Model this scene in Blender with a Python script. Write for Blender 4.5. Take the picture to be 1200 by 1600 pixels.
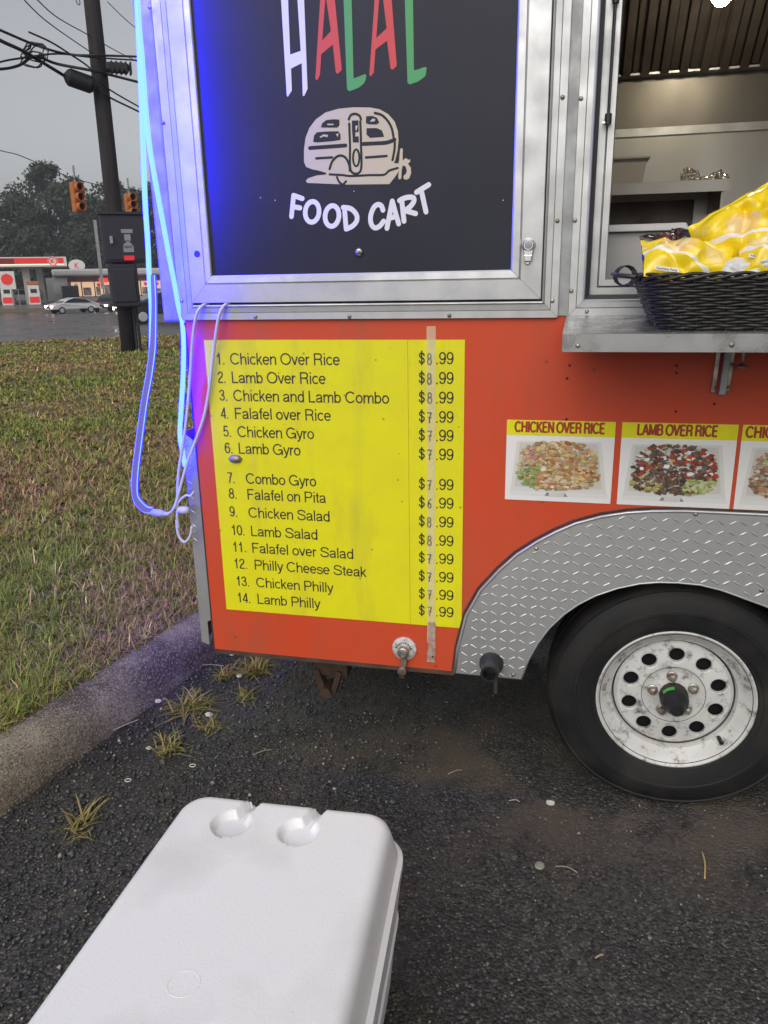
import bpy, bmesh, math, random
import numpy as np
from mathutils import Vector, Matrix, noise
from mathutils.geometry import delaunay_2d_cdt

for o in list(bpy.data.objects): bpy.data.objects.remove(o)
S = bpy.context.scene
COL = S.collection
PI = math.pi
rad = math.radians
random.seed(7)
rng = np.random.default_rng(7)

# ------------------------------------------------------------------ camera
CAM = Vector((0.0, -1.96, 1.46))
YAW, PITCH, ROLL, FPX = rad(13.21), rad(16.917), rad(1.0935), 1212.57
_f = Vector((-math.sin(YAW)*math.cos(PITCH), math.cos(YAW)*math.cos(PITCH), -math.sin(PITCH)))
_r = Vector((math.cos(YAW), math.sin(YAW), 0))
_d = _f.cross(_r)
RGT = math.cos(ROLL)*_r + math.sin(ROLL)*_d
DWN = -math.sin(ROLL)*_r + math.cos(ROLL)*_d
cam = bpy.data.cameras.new('camera'); camo = bpy.data.objects.new('camera', cam); COL.objects.link(camo)
cam.sensor_fit = 'VERTICAL'; cam.sensor_height = 36.0; cam.lens = FPX/1600*36.0
cam.clip_start = 0.05; cam.clip_end = 3000
m3 = Matrix((RGT, -DWN, -_f)).transposed()
camo.matrix_world = Matrix.Translation(CAM) @ m3.to_4x4()
S.camera = camo

# ------------------------------------------------------------------ sky, sun, exposure
SUN_EL, SUN_AZ = rad(42), rad(188)        # a bright, wide patch of cloud behind the photographer
W = bpy.data.worlds.new('World'); S.world = W; W.use_nodes = True
nt = W.node_tree; nt.nodes.clear()
sky = nt.nodes.new('ShaderNodeTexSky'); sky.sky_type = 'NISHITA'; sky.sun_disc = False
sky.sun_elevation = SUN_EL; sky.sun_rotation = SUN_AZ; sky.air_density = 1.0; sky.dust_density = 3.0; sky.ozone_density = 1.0
hs = nt.nodes.new('ShaderNodeHueSaturation'); hs.inputs['Saturation'].default_value = 0.20
bg_ = nt.nodes.new('ShaderNodeBackground'); bg_.inputs['Strength'].default_value = 0.105
wo = nt.nodes.new('ShaderNodeOutputWorld')
nt.links.new(sky.outputs[0], hs.inputs['Color']); nt.links.new(hs.outputs[0], bg_.inputs['Color']); nt.links.new(bg_.outputs[0], wo.inputs[0])
sun = bpy.data.lights.new('sun', 'SUN'); sun.energy = 1.2; sun.angle = rad(70); sun.color = (1.0, 0.955, 0.89)
suno = bpy.data.objects.new('sun', sun); COL.objects.link(suno)
sd = Vector((math.sin(SUN_AZ)*math.cos(SUN_EL), math.cos(SUN_AZ)*math.cos(SUN_EL), math.sin(SUN_EL)))
suno.rotation_euler = sd.to_track_quat('Z', 'Y').to_euler()
suno.location = (0, -6, 12)
S.view_settings.view_transform = 'Standard'; S.view_settings.look = 'None'
S.view_settings.exposure = 0.18; S.view_settings.gamma = 1.0
S.view_settings.use_curve_mapping = False
S.cycles.use_denoising = True
S.cycles.max_bounces = 6; S.cycles.diffuse_bounces = 3; S.cycles.glossy_bounces = 3; S.cycles.transmission_bounces = 4; S.cycles.transparent_max_bounces = 8
S.cycles.caustics_reflective = False; S.cycles.caustics_refractive = False
S.cycles.sample_clamp_indirect = 4.0

# ------------------------------------------------------------------ measuring helpers (photo pixel -> metres)
def ray(px, py):
    return _f + (px-600)/FPX*RGT + (py-800)/FPX*DWN
def onY(px, py, y=0.0):
    d = ray(px, py); return CAM + d*((y-CAM.y)/d.y)
def onZ(px, py, z=0.0):
    d = ray(px, py); return CAM + d*((z-CAM.z)/d.z)
UB = Vector((-0.561, 0.828, 0)).normalized()     # direction of the view past the trailer's end
RB = Vector((UB.y, -UB.x, 0))
def bgp(px, py, d):
    r = ray(px, py); return CAM + r*(d/(r.dot(UB)))
def sd_(p): v = Vector((p[0], p[1], 0)) - Vector((CAM.x, CAM.y, 0)); return v.dot(RB), v.dot(UB)
PROF = [(-400, .12), (7, .12), (14, .05), (24, -.10), (40, -.45), (86, -1.5), (97, -1.4), (108, -1.1), (150, -.9), (260, 0), (900, 0)]
def prof(d):
    for (a, za), (b, zb) in zip(PROF, PROF[1:]):
        if d <= b: t = (d-a)/(b-a); return za+(zb-za)*t
    return 0.0
def bgw(s, d, z=0.0): return Vector((CAM.x, CAM.y, 0)) + RB*s + UB*d + Vector((0, 0, z))
def bgg(px, d):                                   # ground point under column px at depth d
    p = bgp(px, 470, d); s, _ = sd_(p); return bgw(s, d, prof(d))

# ------------------------------------------------------------------ materials
def nn(t, k, **kw):
    n = t.nodes.new(k)
    for a, b in kw.items(): setattr(n, a, b)
    return n
def mat(name, col, rough=.5, metal=0.0, col2=None, vscale=6, vdetail=4, vlo=.35, vhi=.65, rough2=None, bump=0, bscale=60, btype='NOISE', spec=.5, coat=0, emit=None, estr=0, alpha=1, attr=None, trans=0, stretch=None, bdist=.002):
    m = bpy.data.materials.new(name); m.use_nodes = True; t = m.node_tree; t.nodes.clear()
    out = nn(t, 'ShaderNodeOutputMaterial'); b = nn(t, 'ShaderNodeBsdfPrincipled'); t.links.new(b.outputs[0], out.inputs[0])
    I = b.inputs
    I['Base Color'].default_value = (*col, 1); I['Roughness'].default_value = rough; I['Metallic'].default_value = metal
    I['Specular IOR Level'].default_value = spec; I['Coat Weight'].default_value = coat; I['Alpha'].default_value = alpha
    I['Transmission Weight'].default_value = trans
    if emit: I['Emission Color'].default_value = (*emit, 1); I['Emission Strength'].default_value = estr
    if col2 or rough2 is not None or bump:
        tc = nn(t, 'ShaderNodeTexCoord'); src = tc.outputs['Object']
        if stretch:
            mp = nn(t, 'ShaderNodeMapping'); mp.inputs['Scale'].default_value = stretch; t.links.new(src, mp.inputs[0]); src = mp.outputs[0]
    if col2 or rough2 is not None:
        n = nn(t, 'ShaderNodeTexNoise'); n.inputs['Scale'].default_value = vscale; n.inputs['Detail'].default_value = vdetail
        t.links.new(src, n.inputs['Vector'])
        mr = nn(t, 'ShaderNodeMapRange'); mr.inputs['From Min'].default_value = vlo; mr.inputs['From Max'].default_value = vhi
        t.links.new(n.outputs['Fac'], mr.inputs['Value'])
        if col2:
            mx = nn(t, 'ShaderNodeMix', data_type='RGBA'); mx.inputs[6].default_value = (*col, 1); mx.inputs[7].default_value = (*col2, 1)
            t.links.new(mr.outputs[0], mx.inputs[0]); t.links.new(mx.outputs[2], I['Base Color'])
        if rough2 is not None:
            m2 = nn(t, 'ShaderNodeMapRange'); m2.inputs['To Min'].default_value = rough; m2.inputs['To Max'].default_value = rough2
            t.links.new(mr.outputs[0], m2.inputs['Value']); t.links.new(m2.outputs[0], I['Roughness'])
    if attr:
        a = nn(t, 'ShaderNodeAttribute', attribute_name=attr); t.links.new(a.outputs['Color'], I['Base Color'])
    if bump:
        if btype == 'NOISE':
            n = nn(t, 'ShaderNodeTexNoise'); n.inputs['Scale'].default_value = bscale; n.inputs['Detail'].default_value = 5; h = n.outputs['Fac']
        else:
            n = nn(t, 'ShaderNodeTexVoronoi'); n.inputs['Scale'].default_value = bscale; h = n.outputs['Distance']
        t.links.new(src, n.inputs['Vector'])
        bm = nn(t, 'ShaderNodeBump'); bm.inputs['Strength'].default_value = bump; bm.inputs['Distance'].default_value = bdist
        t.links.new(h, bm.inputs['Height']); t.links.new(bm.outputs[0], I['Normal'])
    m['tree'] = 1
    return m
MT = {}
MT['orange'] = mat('orange_vinyl', (.60, .068, .022), .40, col2=(.55, .074, .028), vscale=3, bump=.05, bscale=5, bdist=.02, rough2=.55, spec=.32)
MT['yellow'] = mat('yellow_vinyl', (.76, .72, .010), .45, col2=(.72, .67, .014), vscale=9, bump=.03, bscale=6, bdist=.02, spec=.3)
def grime(m, col, amt, sc, stretch, lo, hi, speck):
    t = m.node_tree; L = t.links.new; b = [n for n in t.nodes if n.type == 'BSDF_PRINCIPLED'][0]; src = b.inputs['Base Color'].links[0].from_socket
    tc = nn(t, 'ShaderNodeTexCoord'); mp = nn(t, 'ShaderNodeMapping'); mp.inputs['Scale'].default_value = stretch; L(tc.outputs['Object'], mp.inputs[0])
    n = nn(t, 'ShaderNodeTexNoise'); n.inputs['Scale'].default_value = sc; n.inputs['Detail'].default_value = 7; n.inputs['Roughness'].default_value = .65; L(mp.outputs[0], n.inputs['Vector'])
    r = nn(t, 'ShaderNodeMapRange'); r.inputs['From Min'].default_value = lo; r.inputs['From Max'].default_value = hi; r.inputs['To Max'].default_value = amt; L(n.outputs['Fac'], r.inputs['Value'])
    mx = nn(t, 'ShaderNodeMix', data_type='RGBA'); mx.inputs[7].default_value = (*col, 1); L(r.outputs[0], mx.inputs[0]); L(src, mx.inputs[6])
    v = nn(t, 'ShaderNodeTexVoronoi'); v.inputs['Scale'].default_value = speck; L(tc.outputs['Object'], v.inputs['Vector'])
    r2 = nn(t, 'ShaderNodeMapRange'); r2.inputs['From Min'].default_value = .075; r2.inputs['From Max'].default_value = .05; r2.inputs['To Max'].default_value = .6; L(v.outputs['Distance'], r2.inputs['Value'])
    m2 = nn(t, 'ShaderNodeMix', data_type='RGBA'); m2.inputs[7].default_value = (*[q*.5 for q in col], 1); L(r2.outputs[0], m2.inputs[0]); L(mx.outputs[2], m2.inputs[6]); L(m2.outputs[2], b.inputs['Base Color'])
grime(MT['orange'], (.30, .10, .05), .45, 2.2, (5, 5, .6), .50, .74, 13)
grime(MT['yellow'], (.42, .34, .06), .40, 2.6, (4, 4, .8), .52, .76, 17)
MT['ink'] = mat('black_ink', (.016, .014, .02), .5)
MT['handink'] = mat('marker_ink', (.05, .045, .045), .6, col2=(.16, .14, .12), vscale=120)
MT['alu'] = mat('brushed_aluminium', (.56, .565, .56), .34, .72, col2=(.45, .455, .45), vscale=14, rough2=.5, bump=.04, bscale=160)
MT['alu_d'] = mat('dull_aluminium', (.36, .37, .37), .42, .6, col2=(.28, .285, .29), vscale=20, rough2=.6, bump=.05, bscale=90)
MT['steel'] = mat('stainless_steel', (.47, .46, .43), .36, .6, col2=(.37, .36, .335), vscale=3, rough2=.48, bump=.03, bscale=40, stretch=(1, 1, .15))
MT['steel_top'] = mat('wet_steel', (.50, .50, .50), .16, .85, col2=(.40, .40, .40), vscale=18, rough2=.42, bump=.06, bscale=25)
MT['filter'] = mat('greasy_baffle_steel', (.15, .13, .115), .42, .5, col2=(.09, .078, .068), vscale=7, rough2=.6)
MT['panel'] = mat('black_vinyl', (.016, .017, .026), .45, col2=(.020, .021, .030), vscale=5, bump=.03, bscale=8, bdist=.02, spec=.28)
MT['white_v'] = mat('white_vinyl', (.74, .74, .74), .45)
MT['red_v'] = mat('red_vinyl', (.62, .055, .055), .45)
MT['green_v'] = mat('green_vinyl', (.065, .34, .10), .45)
MT['cream_v'] = mat('cream_vinyl', (.56, .49, .34), .45)
MT['rubber'] = mat('tyre_rubber', (.011, .011, .012), .6, col2=(.032, .028, .024), vscale=7, vlo=.45, vhi=.75, rough2=.8, spec=.3, bump=.15, bscale=120)
MT['black'] = mat('black_plastic', (.014, .014, .016), .45)
MT['gasket_shade'] = mat('gasket_and_recess_shade', (.02, .021, .028), .6)  # hatch gasket, and the shade painted into the window recess
MT['void'] = mat('dark_opening', (.008, .008, .009), .9)
MT['under'] = mat('undercoat', (.022, .02, .018), .8, col2=(.05, .035, .025), vscale=12)
MT['rust'] = mat('rusty_steel', (.05, .03, .022), .75, col2=(.09, .05, .03), vscale=20)
MT['chrome'] = mat('chrome', (.75, .75, .76), .16, 1)
MT['zinc'] = mat('worn_zinc', (.45, .42, .37), .42, .75, col2=(.24, .19, .14), vscale=35)
MT['foam'] = mat('white_foam', (.83, .83, .84), .62, col2=(.69, .685, .675), vscale=4, vdetail=9, vlo=.50, vhi=.74, bump=.16, bscale=260, btype='VORONOI', bdist=.0015)
MT['cord'] = mat('white_cord', (.55, .55, .56), .45)
MT['rope'] = mat('lit_blue_rope', (.02, .03, .3), .4, emit=(.013, .030, 1), estr=24)
MT['rope_back_glow'] = mat('lit_blue_rope_led_side', (.02, .03, .3), .4, emit=(.0003, .0004, 1), estr=1500)  # extra glow added on the rear faces to throw blue on trailer and lawn
MT['rope_off'] = mat('silicone_face', (.16, .14, .35), .4, emit=(.10, .05, .9), estr=.25)
MT['bulb'] = mat('lit_bulb', (1, .9, .7), .4, emit=(1, .86, .62), estr=150)
MT['glass'] = mat('lamp_glass', (1, .97, .9), .05, trans=1)
MT['wicker'] = mat('black_wicker', (.012, .011, .011), .42, col2=(.03, .028, .027), vscale=60)
MT['bagblk'] = mat('dark_snack_bag', (.02, .018, .022), .22, col2=(.10, .03, .03), vscale=30, vlo=.5, vhi=.6)
MT['bagwht'] = mat('white_snack_bag', (.62, .62, .62), .25)
MT['foil'] = mat('crumpled_foil', (.90, .87, .78), .18, .85)
MT['grayplastic'] = mat('grey_plastic', (.44, .43, .42), .45)
MT['clearplastic'] = mat('cloudy_plastic', (.42, .40, .36), .35)
MT['card'] = mat('card_print', (.78, .77, .74), .45)
MT['cardred'] = mat('maroon_print', (.33, .03, .015), .45)
MT['food'] = mat('food_print', (.5, .4, .3), .45, attr='tint')
MT['pole'] = mat('old_pole_wood', (.032, .027, .026), .85, col2=(.018, .015, .015), vscale=3, stretch=(6, 6, .4), bump=.3, bscale=8)
MT['cabinet'] = mat('dark_cabinet', (.018, .018, .026), .5)
MT['cable'] = mat('black_cable', (.012, .012, .014), .6)
MT['signal'] = mat('signal_yellow', (.42, .14, .035), .5)
MT['sticker'] = mat('sticker_white', (.26, .26, .28), .5)
MT['redsign'] = mat('red_sign', (.5, .02, .02), .4, emit=(.8, .02, .02), estr=.35)
MT['whitepaint'] = mat('white_paint', (.68, .68, .66), .5)
MT['store'] = mat('store_wall', (.34, .33, .33), .8)
MT['lit'] = mat('lit_store_glass', (.3, .25, .2), .3, emit=(1, .62, .36), estr=.6)
MT['lit2'] = mat('canopy_lamp', (.9, .9, .8), .3, emit=(1, .9, .7), estr=8)
MT['head'] = mat('lit_headlight', (.9, .9, .9), .3, emit=(1, .88, .7), estr=9)
MT['tail'] = mat('tail_light', (.4, .01, .01), .3, emit=(1, .03, .02), estr=1.2)
MT['carwhite'] = mat('white_car_paint', (.62, .63, .65), .25, coat=.6)
MT['carsilver'] = mat('silver_car_paint', (.4, .41, .42), .3, coat=.6)
MT['cardark'] = mat('dark_car_paint', (.02, .022, .03), .25, coat=.6)
MT['carglass'] = mat('car_glass', (.012, .014, .018), .08)
MT['bark'] = mat('bark', (.05, .04, .032), .9)
MT['leaf'] = mat('tree_leaves', (.05, .07, .035), .75, attr='tint', spec=.2)
MT['grass'] = mat('grass_blades', (.08, .09, .03), .6, attr='tint', spec=.3)
MT['stone'] = mat('loose_stone', (.08, .08, .08), .5, attr='tint')
MT['soil'] = mat('lawn_soil', (.125, .095, .058), .95, col2=(.085, .085, .040), vscale=2.2, bump=.5, bscale=25, bdist=.02)
MT['tape'] = mat('aged_clear_tape', (.86, .76, .50), .35, alpha=.46)
MT['silicone'] = mat('dried_sealant', (.50, .44, .38), .6, alpha=.8, col2=(.42, .2, .14), vscale=60)
MT['label_green'] = mat('green_label', (.06, .42, .06), .4)
MT['lettuce'] = MT['food']

def asphalt_mat():
    m = bpy.data.materials.new('wet_asphalt'); m.use_nodes = True; t = m.node_tree; t.nodes.clear(); L = t.links.new
    out = nn(t, 'ShaderNodeOutputMaterial'); b = nn(t, 'ShaderNodeBsdfPrincipled'); L(b.outputs[0], out.inputs[0])
    tc = nn(t, 'ShaderNodeTexCoord'); P = tc.outputs['Object']
    def noi(sc, det=4, ro=.55):
        n = nn(t, 'ShaderNodeTexNoise'); n.inputs['Scale'].default_value = sc; n.inputs['Detail'].default_value = det; n.inputs['Roughness'].default_value = ro; L(P, n.inputs['Vector']); return n.outputs['Fac']
    def mr(v, a, b_, c=0, d=1):
        n = nn(t, 'ShaderNodeMapRange'); n.interpolation_type = 'SMOOTHSTEP'
        for k, x in (('From Min', a), ('From Max', b_), ('To Min', c), ('To Max', d)): n.inputs[k].default_value = x
        L(v, n.inputs['Value']); return n.outputs[0]
    def math_(op, a, b_):
        n = nn(t, 'ShaderNodeMath', operation=op)
        for i, x in enumerate((a, b_)):
            if isinstance(x, (int, float)): n.inputs[i].default_value = x
            else: L(x, n.inputs[i])
        return n.outputs[0]
    def mix(f, a, b_):
        n = nn(t, 'ShaderNodeMix', data_type='RGBA')
        L(f, n.inputs[0])
        for i, x in ((6, a), (7, b_)):
            if isinstance(x, tuple): n.inputs[i].default_value = (*x, 1)
            else: L(x, n.inputs[i])
        return n.outputs[2]
    vo = nn(t, 'ShaderNodeTexVoronoi'); vo.inputs['Scale'].default_value = 125; L(P, vo.inputs['Vector'])
    vo2 = nn(t, 'ShaderNodeTexVoronoi'); vo2.inputs['Scale'].default_value = 330; L(P, vo2.inputs['Vector'])
    base = mix(mr(noi(1.7), .35, .65), (.024, .024, .0235), (.050, .048, .045))
    stone = nn(t, 'ShaderNodeRGBToBW'); L(vo.outputs['Color'], stone.inputs[0])
    base = mix(mr(stone.outputs[0], .56, .85, 0, .6), base, (.085, .080, .070)); base = mix(mr(stone.outputs[0], .40, .22, 0, .8), base, (.014, .013, .012))
    vo3 = nn(t, 'ShaderNodeTexVoronoi'); vo3.inputs['Scale'].default_value = 190; L(P, vo3.inputs['Vector']); s3 = nn(t, 'ShaderNodeRGBToBW'); L(vo3.outputs['Color'], s3.inputs[0])
    base = mix(mr(s3.outputs[0], .78, .84, 0, .6), base, (.20, .185, .16))
    fine = noi(300, 2)
    base = mix(mr(fine, .62, .75, 0, .5), base, (.11, .10, .09))
    # silt washed out from under the trailer
    sx = nn(t, 'ShaderNodeSeparateXYZ'); L(P, sx.inputs[0])
    band = math_('MULTIPLY', mr(sx.outputs[1], -.45, .0), mr(sx.outputs[0], -1.0, -.1, .35, 1))
    silt = math_('MULTIPLY', band, mr(noi(3.1, 6, .65), .42, .62))
    base = mix(math_('MULTIPLY', silt, .85), base, (.105, .083, .062))
    L(base, b.inputs['Base Color'])
    wet = mr(noi(1.9, 4), .44, .58)
    dry = math_('MAXIMUM', silt, 0.0)
    rough = math_('ADD', math_('SUBTRACT', .60, math_('MULTIPLY', wet, .30)), math_('MULTIPLY', dry, .25))
    L(rough, b.inputs['Roughness'])
    h = math_('ADD', math_('MULTIPLY', vo.outputs['Distance'], -.9), math_('ADD', math_('MULTIPLY', vo2.outputs['Distance'], -.35), math_('MULTIPLY', noi(28, 4), .25)))
    bm = nn(t, 'ShaderNodeBump'); bm.inputs['Distance'].default_value = .007
    L(math_('SUBTRACT', .85, math_('MULTIPLY', wet, .5)), bm.inputs['Strength'])
    L(h, bm.inputs['Height']); L(bm.outputs[0], b.inputs['Normal'])
    return m
MT['asphalt'] = asphalt_mat()
MT['road'] = mat('wet_road', (.05, .05, .052), .20, col2=(.075, .073, .073), vscale=.35, rough2=.42, bump=.12, bscale=1.2, bdist=.03)
MT['forecourt'] = mat('wet_concrete', (.17, .165, .16), .25, col2=(.12, .12, .12), vscale=.2, rough2=.45)
def kerb_mat():
    m = mat('old_concrete', (.075, .058, .043), .9, col2=(.30, .258, .18), vscale=4.2, vdetail=12, vlo=.38, vhi=.60, bump=.7, bscale=170, bdist=.004)
    t = m.node_tree; L = t.links.new; b = [n for n in t.nodes if n.type == 'BSDF_PRINCIPLED'][0]; src = b.inputs['Base Color'].links[0].from_socket
    tc = nn(t, 'ShaderNodeTexCoord'); v = nn(t, 'ShaderNodeTexVoronoi'); v.inputs['Scale'].default_value = 240; L(tc.outputs['Object'], v.inputs['Vector'])
    bw = nn(t, 'ShaderNodeRGBToBW'); L(v.outputs['Color'], bw.inputs[0])
    r = nn(t, 'ShaderNodeMapRange'); r.inputs['From Min'].default_value = .62; r.inputs['From Max'].default_value = .85; r.inputs['To Max'].default_value = .75; L(bw.outputs[0], r.inputs['Value'])
    mx = nn(t, 'ShaderNodeMix', data_type='RGBA'); mx.inputs[7].default_value = (.40, .35, .26, 1); L(r.outputs[0], mx.inputs[0]); L(src, mx.inputs[6])
    r2 = nn(t, 'ShaderNodeMapRange'); r2.inputs['From Min'].default_value = .40; r2.inputs['From Max'].default_value = .20; r2.inputs['To Max'].default_value = .7; L(bw.outputs[0], r2.inputs['Value'])
    m2 = nn(t, 'ShaderNodeMix', data_type='RGBA'); m2.inputs[7].default_value = (.05, .042, .035, 1); L(r2.outputs[0], m2.inputs[0]); L(mx.outputs[2], m2.inputs[6])
    L(m2.outputs[2], b.inputs['Base Color']); return m
MT['kerb'] = kerb_mat()

def rim_mat():
    m = mat('dirty_white_wheel', (.62, .62, .60), .4, col2=(.55, .545, .52), vscale=12, bump=.08, bscale=60)
    t = m.node_tree; L = t.links.new
    b = [n for n in t.nodes if n.type == 'BSDF_PRINCIPLED'][0]; link = b.inputs['Base Color'].links[0]; src = link.from_socket
    tc = nn(t, 'ShaderNodeTexCoord')
    n = nn(t, 'ShaderNodeTexNoise'); n.inputs['Scale'].default_value = 26; n.inputs['Detail'].default_value = 8; n.inputs['Roughness'].default_value = .72; L(tc.outputs['Object'], n.inputs['Vector'])
    r = nn(t, 'ShaderNodeMapRange'); r.inputs['From Min'].default_value = .52; r.inputs['From Max'].default_value = .66; L(n.outputs['Fac'], r.inputs['Value'])
    mx = nn(t, 'ShaderNodeMix', data_type='RGBA'); mx.inputs[7].default_value = (.10, .085, .07, 1); L(r.outputs[0], mx.inputs[0]); L(src, mx.inputs[6]); L(mx.outputs[2], b.inputs['Base Color'])
    return m
MT['rim'] = rim_mat()

def bag_mat():
    m = mat('yellow_snack_bag', (.80, .56, .01), .17, coat=.4)
    t = m.node_tree; L = t.links.new; b = [n for n in t.nodes if n.type == 'BSDF_PRINCIPLED'][0]
    tc = nn(t, 'ShaderNodeTexCoord'); sx = nn(t, 'ShaderNodeSeparateXYZ'); L(tc.outputs['Object'], sx.inputs[0])
    n = nn(t, 'ShaderNodeTexNoise'); n.inputs['Scale'].default_value = 34; n.inputs['Detail'].default_value = 2; L(tc.outputs['Object'], n.inputs['Vector'])
    def mt(op, a, b_):
        q = nn(t, 'ShaderNodeMath', operation=op)
        for i, x in enumerate((a, b_)):
            if isinstance(x, (int, float)): q.inputs[i].default_value = x
            else: L(x, q.inputs[i])
        return q.outputs[0]
    def mask(v, lo, hi):
        q = nn(t, 'ShaderNodeMapRange'); q.inputs['From Min'].default_value = lo; q.inputs['From Max'].default_value = hi; L(v, q.inputs['Value']); return q.outputs[0]
    def mix(f, a, c):
        q = nn(t, 'ShaderNodeMix', data_type='RGBA'); L(f, q.inputs[0])
        if isinstance(a, tuple): q.inputs[6].default_value = (*a, 1)
        else: L(a, q.inputs[6])
        q.inputs[7].default_value = (*c, 1); return q.outputs[2]
    # printed slice of potato, a pale ribbon and the maker's white panel
    def blob(cx, cy, rx, ry):
        a = mt('DIVIDE', mt('SUBTRACT', sx.outputs[0], cx), rx); c = mt('DIVIDE', mt('SUBTRACT', sx.outputs[1], cy), ry)
        return mask(mt('ADD', mt('ADD', mt('MULTIPLY', a, a), mt('MULTIPLY', c, c)), mt('MULTIPLY', n.outputs['Fac'], .25)), 1.15, 1.0)
    c = mix(blob(-.030, .012, .034, .028), (.82, .60, .012), (.80, .52, .13))
    c = mix(blob(-.034, .014, .024, .018), c, (.82, .63, .28))
    c = mix(blob(.040, -.006, .022, .026), c, (.80, .60, .20))
    d = mt('ADD', mt('MULTIPLY', sx.outputs[0], .5), mt('ADD', sx.outputs[1], mt('MULTIPLY', n.outputs['Fac'], .012)))
    c = mix(mt('MULTIPLY', mask(d, -.030, -.029), mask(d, -.020, -.021)), c, (.80, .78, .72))
    L(c, b.inputs['Base Color'])
    return m
MT['bagyel'] = bag_mat()

# ------------------------------------------------------------------ mesh helpers
class MB:
    def __init__(s): s.v = []; s.f = []
    def add(s, vs, fs):
        o = len(s.v); s.v += [tuple(v) for v in vs]; s.f += [tuple(i+o for i in f) for f in fs]; return s
    def box(s, x0, x1, y0, y1, z0, z1):
        return s.add([(x0, y0, z0), (x1, y0, z0), (x1, y1, z0), (x0, y1, z0), (x0, y0, z1), (x1, y0, z1), (x1, y1, z1), (x0, y1, z1)],
                     [(3, 2, 1, 0), (4, 5, 6, 7), (0, 1, 5, 4), (1, 2, 6, 5), (2, 3, 7, 6), (3, 0, 4, 7)])
    def obox(s, c, ax, ay, az, hx, hy, hz):
        P = [Vector(c)+ax*i*hx+ay*j*hy+az*k*hz for k in (-1, 1) for i, j in ((-1, -1), (1, -1), (1, 1), (-1, 1))]
        return s.add(P, [(3, 2, 1, 0), (4, 5, 6, 7), (0, 1, 5, 4), (1, 2, 6, 5), (2, 3, 7, 6), (3, 0, 4, 7)])
    def tube(s, pts, r, n=8, cap=True, rr=None):
        pts = [Vector(p) for p in pts]; k = len(pts); vs = []; fs = []
        up = None
        for i, p in enumerate(pts):
            t = (pts[min(i+1, k-1)]-pts[max(i-1, 0)]).normalized()
            if up is None: up = Vector((0, 0, 1)) if abs(t.z) < .9 else Vector((0, 1, 0))
            a = t.cross(up)
            if a.length < 1e-6: a = t.orthogonal()
            a.normalize(); b = a.cross(t).normalized(); up = b
            R = rr[i] if rr else r
            for j in range(n):
                th = 2*PI*j/n; vs.append(p + (a*math.cos(th)+b*math.sin(th))*R)
        for i in range(k-1):
            for j in range(n):
                fs.append((i*n+j, i*n+(j+1) % n, (i+1)*n+(j+1) % n, (i+1)*n+j))
        if cap: fs.append(tuple(range(n-1, -1, -1))); fs.append(tuple((k-1)*n+j for j in range(n)))
        return s.add(vs, fs)
    def cyl(s, p0, p1, r, n=16, r1=None): return s.tube([p0, p1], r, n, True, [r, r if r1 is None else r1])
    def lathe(s, c, prof_, axis='Y', n=48, cap0=False, cap1=False):
        # prof_: (radius, along)
        vs = []; fs = []; k = len(prof_); c = Vector(c)
        for r, a in prof_:
            for j in range(n):
                th = 2*PI*j/n; u, w = r*math.cos(th), r*math.sin(th)
                vs.append(c + (Vector((u, a, w)) if axis == 'Y' else Vector((u, w, a)) if axis == 'Z' else Vector((a, u, w))))
        for i in range(k-1):
            for j in range(n): fs.append((i*n+j, i*n+(j+1) % n, (i+1)*n+(j+1) % n, (i+1)*n+j))
        if cap0: fs.append(tuple(range(n)))
        if cap1: fs.append(tuple((k-1)*n+j for j in range(n-1, -1, -1)))
        return s.add(vs, fs)
    def prism(s, poly, y0, y1):           # polygon in (x,z) extruded along y
        n = len(poly); tr = tri2d(poly)
        vs = [(p[0], y0, p[1]) for p in poly]+[(p[0], y1, p[1]) for p in poly]
        fs = [tuple(t) for t in tr]+[tuple(i+n for i in reversed(t)) for t in tr]+[(i, (i+1) % n, n+(i+1) % n, n+i) for i in range(n)]
        return s.add(vs, fs)
    def flat(s, poly, y):                 # a print on a wall
        tr = tri2d(poly); return s.add([(p[0], y, p[1]) for p in poly], [tuple(t) for t in tr])
def tri2d(poly):
    n = len(poly)
    vv, ee, ff, *_ = delaunay_2d_cdt([Vector((p[0], p[1])) for p in poly], [(i, (i+1) % n) for i in range(n)], [], 1, 1e-7)
    if len(vv) == n: return [tuple(f) for f in ff]
    # fall back
    bm = bmesh.new(); vs = [bm.verts.new((p[0], p[1], 0)) for p in poly]; f = bm.faces.new(vs); r = bmesh.ops.triangulate(bm, faces=[f])
    bm.verts.index_update(); out = [tuple(v.index for v in q.verts) for q in bm.faces]; bm.free(); return out
def fixnormals(me):
    bm = bmesh.new(); bm.from_mesh(me); bmesh.ops.recalc_face_normals(bm, faces=bm.faces); bm.to_mesh(me); bm.free()
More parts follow.
